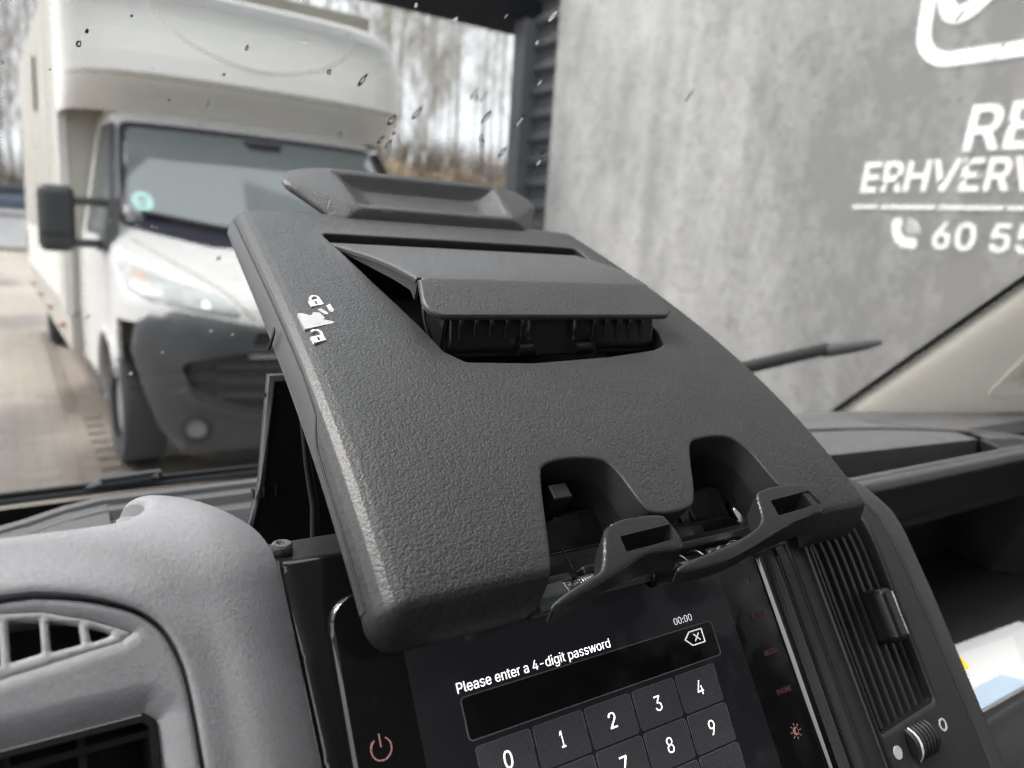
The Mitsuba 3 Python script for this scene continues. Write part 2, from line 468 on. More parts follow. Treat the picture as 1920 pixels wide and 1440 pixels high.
def make_tree(key, x, y, z, hgt, seed, bark, label, group, multi=False):
    g = np.random.default_rng(seed)
    trunks, limbs = [], []

    def branch(p, d, L, r, lvl):
        n = 4 if lvl < 3 else 2
        pts = [p]
        for k in range(n):
            d = d + g.normal(0, 0.09 + 0.03 * lvl, 3) + np.array([0, 0, 0.06]); d /= np.linalg.norm(d)
            pts.append(pts[-1] + d * L / n)
        limbs.append(tube(pts, np.maximum(np.linspace(r, r * 0.3, n + 1), 0.0024), 4 if lvl < 2 else 3, False))
        if lvl < 3:
            for _ in range(6 if lvl == 1 else 4):
                s = g.integers(1, n + 1)
                az = g.uniform(0, 2 * np.pi); el = g.uniform(0.3, 1.1)
                dd = d * np.cos(el) + np.sin(el) * np.array([np.cos(az), np.sin(az), 0.25])
                branch(pts[s], dd / np.linalg.norm(dd), L * g.uniform(0.4, 0.7), r * 0.5, lvl + 1)

    stems = 3 if multi else 1
    for s in range(stems):
        n = 9
        lean = g.normal(0, 0.16 if multi else 0.03, 2)
        p = np.array([x, y, z - 0.2]) + np.append(g.normal(0, 0.15 if multi else 0, 2), 0)
        h1 = hgt * (1 if s == 0 else g.uniform(0.6, 0.9))
        r0 = hgt * (0.0034 if not multi else 0.0030)
        pts = [p + np.array([lean[0] * k / n * h1 * 0.7 + g.normal(0, 0.04), lean[1] * k / n * h1 + g.normal(0, 0.04), h1 * k / n]) for k in range(n + 1)]
        trunks.append(tube(pts, np.linspace(r0, r0 * 0.15, n + 1), 6, False))
        for k in range(2, n + 1):
            for _ in range(3):
                az = g.uniform(0, 2 * np.pi); up = g.uniform(0.7, 1.7)
                d = np.array([np.cos(az), np.sin(az), up]); d /= np.linalg.norm(d)
                branch(np.array(pts[k]), d, h1 * g.uniform(0.12, 0.24) * (1.15 - 0.6 * k / n), r0 * 0.26, 1)
    tag(key, label, 'tree', group)
    obj(key + '__trunk', cat(trunks), bark, True)
    obj(key + '__crown', cat(limbs), bark, True)


_kinds = [('bark_grey', 'slender bare tree with grey bark'), ('bark_green', 'bare tree with greenish bark'), ('bark_brown', 'bushy multi stemmed bare tree')]
_nt = 0


def tree_key():
    global _nt
    k = 'bare_tree' if _nt == 0 else f'bare_tree_{_nt:03d}'
    _nt += 1
    return k


_spots = [(10.6, 24.6, 14, 0, 0), (11.4, 26.5, 16, 0, 0), (12.2, 25.0, 7.5, 2, 1), (13.3, 26.0, 9.5, 2, 1), (12.9, 29.0, 15, 1, 0), (14.0, 27.5, 13, 0, 0), (14.7, 25.6, 8.0, 1, 0),
          (15.4, 26.2, 14, 1, 0), (15.9, 25.2, 12, 0, 0), (16.6, 27.0, 15, 1, 0), (11.9, 31.0, 16, 0, 0), (13.6, 32.0, 17, 1, 0), (15.2, 33.0, 16, 0, 0), (17.4, 32.5, 16, 1, 0), (18.6, 31, 15, 0, 0),
          (9.6, 27.5, 15, 1, 0), (16.2, 36.0, 18, 0, 0), (14.4, 37.0, 18, 1, 0), (18.5, 37.0, 18, 0, 0), (20.5, 38.0, 18, 1, 0), (12.6, 36.0, 17, 0, 0)]
_ORD = 'first second third fourth fifth sixth seventh eighth ninth tenth eleventh twelfth thirteenth fourteenth fifteenth sixteenth seventeenth eighteenth nineteenth twentieth'.split()
_ORD += ['twenty-' + w for w in _ORD[:9]] + ['thirtieth'] + ['thirty-' + w for w in _ORD[:9]]
_g = np.random.default_rng(77)
_spots += [(float(_g.uniform(9.5, 22)), float(_g.uniform(27, 42)), float(_g.uniform(12, 18)), int(_g.integers(0, 2)), 0) for _ in range(12)]
_spots.sort(key=lambda s: s[0] / s[1])
for i, (x, y, h_, kind, multi) in enumerate(_spots):
    make_tree(tree_key(), x, y, _bz(x, y), h_, 100 + i, _kinds[kind][0], f'{_kinds[kind][1]}, {_ORD[i]} bank tree from the left', 'bare trees on the earth bank', bool(multi))
for i, (x, y, h_) in enumerate(sorted([(-1.6, 58, 20), (-0.6, 56, 22), (0.3, 57, 21), (1.1, 55, 20), (-0.1, 61, 22), (0.8, 62, 20), (-1.2, 64, 22), (1.8, 58, 21), (-2.4, 60, 20), (2.4, 62, 19), (0.1, 53.5, 9), (1.4, 66, 22)], key=lambda s: s[0] / s[1])):
    make_tree(tree_key(), x, y, float(far_rise(np.array(x), np.array(y))), h_, 300 + i, 'bark_brown', f'tall bare tree beyond the asphalt road, {_ORD[i]} from the left behind the truck', 'bare trees beyond the road', i % 3 == 0)

for i in range(9):
    x, y = -4.0 - 3.4 * i + float(_g.uniform(-1, 1)), float(_g.uniform(54, 64))
    make_tree(tree_key(), x, y, float(far_rise(np.array(x), np.array(y))), float(_g.uniform(17, 22)), 500 + i, 'bark_brown', 'tall bare tree beyond the asphalt road, left of the truck and outside the picture', 'bare trees left of the picture')

# a car parked far beyond the road
_cz = float(far_rise(np.array(0.0), np.array(47.0)))
_car = cat([bx(-1.6, 2.4, 46.2, 47.9, _cz + 0.35, _cz + 0.95, 0.15), man(m3.Manifold.batch_hull([m3.Manifold.cube([a, b, 0.02]).translate([c, 46.3 + (1.5 - b) / 2, e]) for a, b, c, e in ((3.0, 1.5, -1.0, _cz + 0.92), (1.9, 1.25, -0.5, _cz + 1.50))]))])
tag('parked_car', 'small dark blue car parked far off beyond the road', 'car')
obj('parked_car__body', _car, 'car_blue', 30)
obj('parked_car__window', bx(-0.55, 1.45, 46.30, 46.36, _cz + 1.02, _cz + 1.40), 'truck_glass_dark')
for wx in (-0.85, 1.6):
    w_ = trimesh.creation.cylinder(0.31, 0.2, sections=20); w_.apply_transform(trimesh.transformations.rotation_matrix(np.pi / 2, [1, 0, 0])); w_.apply_translation([wx, 46.25, _cz + 0.31])
    obj('parked_car__wheel', w_, 'tyre', 30)

# ------------------------------------------------------------------ concrete building on the right
WX = 3.5
tag('concrete_building', 'grey concrete building with white lettering and dark cladding beside a steel post', 'building')
obj('concrete_building__wall', bx(WX, WX + 0.25, -12, 4.95, -0.1, 10.5), 'concrete')  # upper part is unseen, raised so it darkens reflections on the holder
obj('concrete_building__cladding', bx(WX + 0.12, WX + 0.3, 4.953, 5.36, -0.1, 6.4), 'cladding_grey')
for k in range(20):
    z0 = 0.1 + k * 0.176
    prof = Polygon([(0, 0), (-0.055, 0.035), (-0.055, 0.075), (0, 0.11)])
    r_ = man(extrude(prof, 4.955, 5.36))
    r_ = apply(r_, lambda v: np.stack([WX + 0.119 + v[:, 0], v[:, 2], z0 + v[:, 1]], 1))
    obj('concrete_building__cladding__ridge', r_, 'cladding_grey')
obj('concrete_building__steel_post', bx(WX - 0.02, WX + 0.14, 5.37, 5.53, -0.1, 3.16, 0.006), 'post_grey')
obj('concrete_building__canopy_beam', bx(-1.0, WX + 0.5, 5.36, 5.95, 3.163, 3.62), 'beam_dark')


def on_wall(m, y, z, depth=0.0):
    """Flat lettering in xy (reading along +x) to the wall face, reading towards -Y."""
    v = np.asarray(m.vertices)
    return tm(np.stack([WX - 0.002 - v[:, 2], y - v[:, 0], z + v[:, 1]], 1), np.asarray(m.faces))


def fit(text, h_, target, **k):
    m = lettering(text, h_, 0.004, **k)
    m.vertices[:, 0] -= m.vertices[:, 0].min()
    m.vertices[:, 0] *= target / width(m)
    return m


obj('concrete_building__lettering', on_wall(fit('ERHVERV', 0.132, 0.80, bold=True, skew=0.07), 2.315, 1.815), 'white_paint', label='white painted word ERHVERV on the concrete wall')
obj('concrete_building__lettering', on_wall(fit('RE', 0.18, 0.30, bold=True, skew=0.07), 1.86, 1.985), 'white_paint', label='white painted letters RE above the longer word')
obj('concrete_building__lettering', on_wall(fit('60 55', 0.112, 0.43, bold=True), 1.925, 1.565), 'white_paint', label='white painted telephone number on the concrete wall')
obj('concrete_building__rule_line', on_wall(tm(*(lambda m: (m.vertices, m.faces))(man(extrude(sbox(0, 0, 1.6, 0.016), 0, 0.004)))), 2.345, 1.735), 'white_paint', label='thin white rule under the painted word')
# the rounded frame of the sign and the script stroke inside it
_fr = sbox(0, 0, 1.7, 1.0).buffer(-0.17).buffer(0.17, quad_segs=16)
_fr = _fr.difference(_fr.buffer(-0.062))
obj('concrete_building__sign_frame', on_wall(man(extrude(_fr, 0, 0.004)), 2.15, 2.345), 'white_paint', label='white rounded frame of the painted sign')
_st = LineString(shapely.LineString([(0.125, 0.66), (0.10, 0.42), (0.10, 0.31), (0.13, 0.225), (0.18, 0.205), (0.25, 0.24), (0.34, 0.33), (0.46, 0.48), (0.60, 0.62)]).coords)
_st = LineString(chaikin(list(_st.coords), 3, False)).buffer(0.036)
obj('concrete_building__sign_stroke', on_wall(man(extrude(_st, 0, 0.004)), 2.15, 2.345), 'white_paint', label='white curved brush stroke inside the painted frame')
# telephone symbol
_hand = LineString([(0.035, 0.125), (0.028, 0.09), (0.045, 0.05), (0.08, 0.022), (0.118, 0.022)]).buffer(0.012).union(Point(0.038, 0.118).buffer(0.026)).union(Point(0.122, 0.030).buffer(0.026)).union(LineString([(0.035, 0.11), (0.05, 0.06), (0.11, 0.03)]).buffer(0.017))
_wv = [LineString([(0.085 + r * math.cos(a), 0.075 + r * math.sin(a)) for a in np.linspace(0.05, 1.5, 10)]).buffer(0.0038) for r in (0.022, 0.042, 0.062)]
obj('concrete_building__telephone_sign', on_wall(man(extrude(unary_union([_hand] + _wv), 0, 0.004)), 2.14, 1.55), 'white_paint', label='white painted telephone receiver symbol')

# ------------------------------------------------------------------ the box truck facing the van
TA = math.radians(1.3)
TRUCK = T().translate([1.50, 5.02, 0]).rotate([0, 0, 1], math.degrees(TA))
TK = 'box_truck'
tag(TK, 'white box truck with black bumper and overcab fairing parked facing the van', 'truck')


def tpart(name, mesh, bsdf, smooth=False, label=None):
    k = obj(f'{TK}__{name}', mesh, bsdf, smooth, label)
    scene[k]['to_world'] = TRUCK
    return k


_zf = [0.17, 0.30, 0.55, 0.80, 0.96, 1.02, 1.08, 1.16, 1.24, 1.30, 1.36, 1.44, 2.05, 2.12, 2.20, 2.26]
_yf = [-0.84, -0.91, -0.945, -0.93, -0.905, -0.885, -0.83, -0.70, -0.52, -0.36, -0.20, -0.07, 0.50, 0.58, 0.74, 1.10]
_zh = [0.17, 0.4, 0.8, 1.2, 1.4, 2.05, 2.14, 2.26]
_hw = [0.97, 1.01, 1.025, 1.02, 0.985, 0.885, 0.855, 0.74]
_zc = [0.17, 0.6, 1.0, 1.3, 1.5, 2.26]
_cc = [0.46, 0.48, 0.46, 0.34, 0.26, 0.24]


def F(x, z):
    """Front surface of the cab: depth y at lateral x and height z."""
    hw = np.interp(z, _zh, _hw); c = np.interp(z, _zc, _cc)
    q = np.clip(np.abs(x) / hw, 0, 1)
    return np.interp(z, _zf, _yf) + c * (1 - (1 - q ** 2.6) ** (1 / 2.6))


def cab_sheet(z0, z1, x0=-1, x1=1, nz=60, nx=70, back=1.32):
    zz = np.linspace(z0, z1, nz); rows = []
    for z in zz:
        hw = np.interp(z, _zh, _hw)
        th = np.linspace(-np.pi / 2, np.pi / 2, nx)
        xs = hw * np.sign(np.sin(th)) * np.abs(np.sin(th)) ** 0.75
        row = np.stack([xs, F(xs, z), np.full(nx, z)], 1)
        rows.append(np.vstack([[[-hw, back, z]], row, [[hw, back, z]]]))
    return grid(np.array(rows))


_shell = cab_sheet(0.93, 2.26)
_low = []
for sx in (-1, 1):
    side = sbox(-0.10, 0.30, 1.32, 0.937).union(sbox(-0.42, 0.70, 0.0, 0.937)).difference(Point(0.0, 0.36).buffer(0.43))
    _low.append(plate(side, -0.02, 0.0, 0.12, lambda v, sx=sx: np.stack([sx * (np.interp(v[:, 1], _zh, _hw) + v[:, 2]), v[:, 0], v[:, 1]], 1)))
tpart('cab', cat([_shell] + _low), 'van_white', 35)
tpart('cab_roof', bx(-0.80, 0.80, 0.75, 1.32, 2.20, 2.275, 0.03), 'van_white', 30)
FRONT = lambda off: (lambda v: np.stack([v[:, 0], F(v[:, 0], v[:, 1]) - v[:, 2] - off, v[:, 1]], 1))
# bumper: black lower front
_bp = Polygon([(-0.93, 0.55), (-0.985, 0.78), (-0.965, 0.93), (-0.90, 0.985), (-0.80, 1.0), (-0.60, 0.965), (-0.40, 0.93), (0, 0.915), (0.40, 0.93), (0.60, 0.965), (0.80, 1.0), (0.90, 0.985), (0.965, 0.93), (0.985, 0.78), (0.93, 0.55), (0.87, 0.37), (0.78, 0.24), (0.6, 0.19), (-0.6, 0.19), (-0.78, 0.24), (-0.87, 0.37)])
_air = rnd([(-0.80, 0.74), (-0.74, 0.60), (-0.45, 0.49), (0.45, 0.49), (0.74, 0.60), (0.80, 0.74), (0.45, 0.80), (-0.45, 0.80)], 0.04)
_slot = rnd([(-0.42, 0.905), (-0.46, 0.83), (0.46, 0.83), (0.42, 0.905)], 0.02)
_fog = unary_union([Point(sx * 0.72, 0.385).buffer(0.075) for sx in (-1, 1)])
tpart('bumper', plate(_bp.difference(_air).difference(_slot).difference(_fog), -0.05, 0.03, 0.07, FRONT(0.0), bevel(_bp, 0.05, 0.02)), 'bumper_black', 40)
tpart('grille', plate(_air.buffer(0.01), -0.06, -0.045, 0.08, FRONT(0.0)), 'grille_black', 40)
tpart('grille', plate(_slot.buffer(0.01), -0.06, -0.03, 0.08, FRONT(0.0)), 'grille_black', 40)
for k in range(3):
    tpart('grille__slat', plate(sbox(-0.62, 0.555 + 0.075 * k, 0.62, 0.578 + 0.075 * k), -0.04, -0.005, 0.08, FRONT(0.0)), 'bumper_black', 40)
_lip = Polygon([(-0.80, 0.60), (-0.74, 0.52), (-0.5, 0.44), (0.5, 0.44), (0.74, 0.52), (0.80, 0.60), (0.77, 0.615), (0.72, 0.555), (0.48, 0.475), (-0.48, 0.475), (-0.72, 0.555), (-0.77, 0.615)])
tpart('bumper__lip', plate(_lip, 0.032, 0.06, 0.05, FRONT(0.0)), 'bumper_black', 40)
for sx in (-1, 1):
    tpart('fog_lamp', plate(Point(sx * 0.72, 0.385).buffer(0.050), -0.02, 0.015, 0.05, FRONT(0.0)), 'lamp_fog', 40)
    tpart('fog_lamp__rim', plate(Point(sx * 0.72, 0.385).buffer(0.075).difference(Point(sx * 0.72, 0.385).buffer(0.060)), -0.04, 0.038, 0.05, FRONT(0.0)), 'grille_black', 40)
    # headlight: frame, clear cover, dark reflector bays and the orange turn lamp
    hl = rnd([(sx * 1.0, 1.235), (sx * 0.99, 1.09), (sx * 0.90, 1.035), (sx * 0.70, 0.995), (sx * 0.48, 0.965), (sx * 0.52, 1.03), (sx * 0.60, 1.085), (sx * 0.78, 1.14)], 0.02)
    k = tpart('headlight', plate(hl, -0.02, 0.012, 0.04, FRONT(0.0), bevel(hl, 0.03, 0.01)), 'lamp_clear', 40)
    for a, b in (((0.93, 1.175), (0.90, 1.06)), ((0.80, 1.125), (0.80, 1.035)), ((0.68, 1.085), (0.66, 1.01))):
        bay = Polygon([(sx * (a[0] + 0.045), a[1] - 0.012), (sx * (a[0] - 0.05), a[1] - 0.018), (sx * (b[0] - 0.045), b[1] + 0.0), (sx * (b[0] + 0.04), b[1] + 0.006)])
        tpart('headlight__reflector', plate(bay.buffer(-0.004), 0.013, 0.018, 0.04, FRONT(0.0)), 'lamp_dark', 40)
    tpart('headlight__turn_lamp', plate(Polygon([(sx * 0.955, 1.195), (sx * 0.90, 1.165), (sx * 0.90, 1.135), (sx * 0.955, 1.155)]), 0.019, 0.024, 0.04, FRONT(0.0)), 'lamp_orange', 40)
    tpart('headlight__bulb', plate(Point(sx * 0.66, 1.035).buffer(0.022), 0.019, 0.024, 0.03, FRONT(0.0)), 'lamp_bright', 40)
tpart('number_plate', plate(sbox(-0.26, 0.60, 0.26, 0.71), -0.02, 0.004, 0.08, FRONT(0.0)), 'fairing_white', 40)
tpart('grille__bar', plate(sbox(-0.46, 0.765, 0.46, 0.785), -0.03, 0.012, 0.06, FRONT(0.0)), 'rim_grey', 40)
# windscreen with its black border, wiper and round sticker
_ws = rnd([(-0.93, 1.40), (-0.845, 2.035), (0.845, 2.035), (0.93, 1.40), (0.5, 1.31), (-0.5, 1.31)], 0.05)
tpart('windscreen_border', plate(_ws, -0.01, 0.006, 0.09, FRONT(0.0)), 'frit', 40)
_wi = rnd([(-0.885, 1.475), (-0.815, 2.0), (0.815, 2.0), (0.885, 1.475), (0.5, 1.43), (-0.5, 1.43)], 0.05)
tpart('windscreen', plate(_wi, 0.007, 0.011, 0.09, FRONT(0.0)), 'truck_glass', 40)
tpart('windscreen__sticker', plate(Point(-0.80, 1.545).buffer(0.055).difference(Point(-0.80, 1.545).buffer(0.03)).union(sbox(-0.85, 1.535, -0.76, 1.55)), 0.012, 0.013, 0.05, FRONT(0.0)), 'sticker_green', 40, 'pale green round sticker in the corner of the truck windscreen')
tpart('windscreen__mirror_patch', plate(rnd([(-0.14, 1.985), (-0.10, 1.93), (0.10, 1.93), (0.14, 1.985)], 0.01), 0.012, 0.014, 0.05, FRONT(0.0)), 'frit', 40)
_wp = np.array([[-0.82, 1.475], [-0.5, 1.425], [-0.15, 1.375], [0.1, 1.34]])
tpart('wiper', tube(np.stack([_wp[:, 0], F(_wp[:, 0], _wp[:, 1]) - 0.035, _wp[:, 1] + 0.01], 1), 0.014, 6), 'grille_black', 40)
# bonnet shut line and badge recess
for pts in ([(-0.90, 1.33), (-0.55, 1.10), (-0.43, 0.965)], [(0.90, 1.33), (0.55, 1.10), (0.43, 0.965)]):
    pts = np.array(pts); q = np.stack([np.interp(np.linspace(0, 2, 20), [0, 1, 2], pts[:, i]) for i in (0, 1)], 1)
    tpart('bonnet_gap', tube(np.stack([q[:, 0], F(q[:, 0], q[:, 1]) - 0.001, q[:, 1]], 1), 0.006, 6), 'trim_line', 40)


def SIDE(sx, off):
    return lambda v: np.stack([sx * (np.interp(v[:, 1], _zh, _hw) + v[:, 2] + off), v[:, 0], v[:, 1]], 1)


for sx in (-1, 1):
    win = rnd([(0.02, 1.42), (0.56, 1.99), (1.0, 1.99), (1.04, 1.36), (0.35, 1.36)], 0.05)
    tpart('side_window', plate(win.buffer(0.03), -0.01, 0.006, 0.1, SIDE(sx, 0)), 'frit', 40)
    tpart('side_window__pane', plate(win, 0.007, 0.01, 0.1, SIDE(sx, 0)), 'truck_glass_dark', 40)
    tpart('door_gap', plate(LineString([(1.10, 2.03), (1.10, 0.45), (0.42, 0.45)]).buffer(0.006), 0.0, 0.004, 0.1, SIDE(sx, 0)), 'trim_line', 40)
    tpart('wheel_arch', bx(min(sx * 0.15, sx * 0.74), max(sx * 0.15, sx * 0.74), -0.5, 0.5, 0.30, 0.90), 'grille_black')
    lip_ = Point(0.0, 0.36).buffer(0.455).difference(Point(0.0, 0.36).buffer(0.425)).intersection(sbox(-0.36, 0.45, 0.6, 1.2))
    tpart('mudguard', plate(lip_, -0.01, 0.016, 0.06, SIDE(sx, 0)), 'van_white', 40)
    tpart('sill', plate(sbox(0.45, 0.30, 1.30, 0.43), 0.0, 0.012, 0.2, SIDE(sx, 0)), 'bumper_black', 40)
    # mirror: two arms and a tall housing
    mx = sx * 1.0
    tpart('mirror', bx(min(sx * 1.16, sx * 1.34), max(sx * 1.16, sx * 1.34), -0.06, 0.05, 1.24, 1.60, 0.045), 'bumper_black', 40)
    tpart('mirror__joint', bx(min(sx * 1.165, sx * 1.335), max(sx * 1.165, sx * 1.335), -0.066, 0.0, 1.33, 1.345), 'grille_black')
    for z in (1.29, 1.52):
        tpart('mirror__arm', tube([[sx * 0.96, 0.02, z], [sx * 1.08, -0.02, z], [sx * 1.2, -0.01, z]], 0.024, 8), 'bumper_black', 40)
    tpart('mirror__base', plate(rnd([(-0.12, 1.26), (0.0, 1.56), (0.13, 1.50), (0.16, 1.24)], 0.02), -0.03, 0.03, 0.1, SIDE(sx, 0)), 'bumper_black', 40)
    for ly, wx in ((0.0, 0.97), (4.75, 1.0)):
        tyre = trimesh.creation.revolve(np.array([(0.20, -0.11), (0.33, -0.115), (0.352, -0.085), (0.356, 0), (0.352, 0.085), (0.33, 0.115), (0.20, 0.11)]), sections=48)
        rot = trimesh.transformations.rotation_matrix(np.pi / 2, [0, 1, 0])
        tyre.apply_transform(rot); tyre.apply_translation([sx * (wx - 0.10), ly, 0.352])
        k = tpart('wheel', tyre, 'tyre', 40)
        rim = trimesh.creation.cylinder(0.21, 0.17, sections=32); rim.apply_transform(rot); rim.apply_translation([sx * (wx - 0.10), ly, 0.352])
        tpart('wheel__rim', rim, 'rim_grey', 40)
# box body
_bl, _bf, _bb = 1.115, 1.34, 6.15
tpart('box_body', bx(-_bl, _bl, _bf, _bb, 0.72, 3.08, 0.03), 'box_cream', 40)
tpart('box_corner_trim', bx(-_bl - 0.012, -_bl + 0.05, _bf - 0.012, _bf + 0.11, 0.72, 3.09, 0.01), 'fairing_white', 40)
tpart('box_corner_trim', bx(_bl - 0.05, _bl + 0.012, _bf - 0.012, _bf + 0.11, 0.72, 3.09, 0.01), 'fairing_white', 40)
tpart('box_roof_rail', bx(-_bl - 0.02, _bl + 0.02, _bf - 0.03, _bf + 0.06, 3.0, 3.16, 0.015), 'box_cream', 40)
tpart('box_side_panel', bx(-_bl - 0.006, -_bl + 0.02, _bf + 0.35, _bb - 0.3, 0.80, 1.25), 'fairing_white')
for y0, y1 in ((_bf + 0.9, _bf + 0.92), (_bf + 1.75, _bf + 1.77), (_bf + 2.6, _bf + 2.62), (_bf + 3.45, _bf + 3.47)):
    tpart('box_panel_joint', bx(-_bl - 0.004, -_bl + 0.02, y0, y1, 0.80, 3.0), 'trim_line')
tpart('box_side_door_latch', bx(-_bl - 0.02, -_bl + 0.02, _bf + 2.0, _bf + 2.16, 2.30, 2.75, 0.006), 'bumper_black', 30)
tpart('box_side_skirt', bx(-_bl + 0.03, _bl - 0.03, _bf + 0.02, _bb - 0.1, 0.45, 0.718), 'box_cream')
for k in range(4):
    tpart('side_marker', bx(-_bl - 0.015, -_bl + 0.05, _bf + 0.5 + 1.2 * k, _bf + 0.6 + 1.2 * k, 0.56, 0.60), 'lamp_orange')
tpart('rear_marker', bx(-_bl - 0.02, -_bl + 0.02, _bb - 0.25, _bb - 0.15, 0.9, 1.15), 'lamp_orange')
# the overcab fairing
_fz = [2.10, 2.16, 2.25, 2.275, 2.285, 2.30, 2.42, 2.55, 2.68, 2.80, 2.90, 2.98, 3.03]
_fy = [0.60, 0.48, 0.325, 0.290, 0.285, 0.255, 0.285, 0.35, 0.45, 0.58, 0.75, 0.98, 1.30]


def FF(x, z):
    q = np.clip(np.abs(x) / 1.125, 0, 1)
    return np.interp(z, _fz, _fy) + 0.62 * (1 - (1 - q ** 3.0) ** (1 / 3.0)) * np.interp(z, [2.1, 2.3, 3.03], [0.9, 1.0, 0.4])


_rows = []
for z in np.unique(np.concatenate([np.linspace(2.10, 3.03, 40), _fz])):
    th = np.linspace(-np.pi / 2, np.pi / 2, 70); xs = 1.125 * np.sign(np.sin(th)) * np.abs(np.sin(th)) ** 0.75
    row = np.stack([xs, FF(xs, z), np.full(70, z)], 1)
    _rows.append(np.vstack([[[-1.125, 1.35, z]], row, [[1.125, 1.35, z]]]))
_rows = np.array(_rows)
tpart('overcab_fairing', grid(_rows), 'fairing_white', 35)
_under = np.stack([_rows[0], np.stack([_rows[0][:, 0], np.full(len(_rows[0]), 1.35), np.full(len(_rows[0]), 2.16)], 1)])
tpart('overcab_fairing__underside', grid(_under), 'trim_line')
_xs = np.linspace(-1.115, 1.115, 60)
tpart('overcab_fairing__edge_strip', tube(np.stack([_xs, FF(_xs, 2.285) - 0.004, np.full(60, 2.285)], 1), 0.006, 6), 'trim_line', 40)
_a = np.linspace(np.pi * 1.02, np.pi * 1.98, 40)
_ex, _ez = 0.02 + 0.70 * np.cos(_a) * (1 + 0.05 * np.sin(_a)), 2.86 + 0.44 * np.sin(_a) + 0.05 * np.cos(_a)
tpart('overcab_fairing__raised_bead', tube(np.stack([_ex, FF(_ex, _ez) - 0.002, _ez], 1), 0.010, 8), 'fairing_white', 40)

# ------------------------------------------------------------------ the van round the camera (cab coordinates, through W)
VX = 0.243                                   # the van's centre line
HY = np.array([0.0, 1.0, 0.0])


def wmesh(m):
    return apply(m, W)


def wbox(*a, r=0.0):
    return wmesh(bx(*a, r=r))


def glass_y(x, z):
    """Windscreen surface: Y at lateral X and height Z above the lens."""
    return 0.80 - 0.064 * ((x - VX) / 0.8) ** 2 - 1.1 * (z + 0.265)


def glass_pt(x, z, off=0.0):
    n = np.array([0, 0.673, 0.74])
    return np.stack([x, glass_y(x, z), z], -1) + n * off


tag('windscreen', 'raked windscreen of the van, speckled with raindrops', 'windscreen')
_gx, _gz = np.meshgrid(np.linspace(-0.60, 1.13, 40), np.linspace(-0.30, 0.52, 24), indexing='ij')
_half = 0.83 - 0.10 * np.clip((_gz + 0.25) / 0.85, 0, 1)
_gx2 = VX + (_gx - 0.265) / 0.865 * _half
obj('windscreen__glass', grid(W(glass_pt(_gx2, _gz))), 'glass_pane', True)
_zz = np.linspace(-0.30, 0.52, 40)
for sx in (-1, 1):
    hh = 0.83 - 0.10 * np.clip((_zz + 0.25) / 0.85, 0, 1)
    a = W(glass_pt(VX + sx * (hh - 0.013), _zz, -0.003)); b = W(glass_pt(VX + sx * (hh + 0.040), _zz, -0.003))
    obj('windscreen__black_edge', grid(np.stack([a, b])), 'black_matt', True)

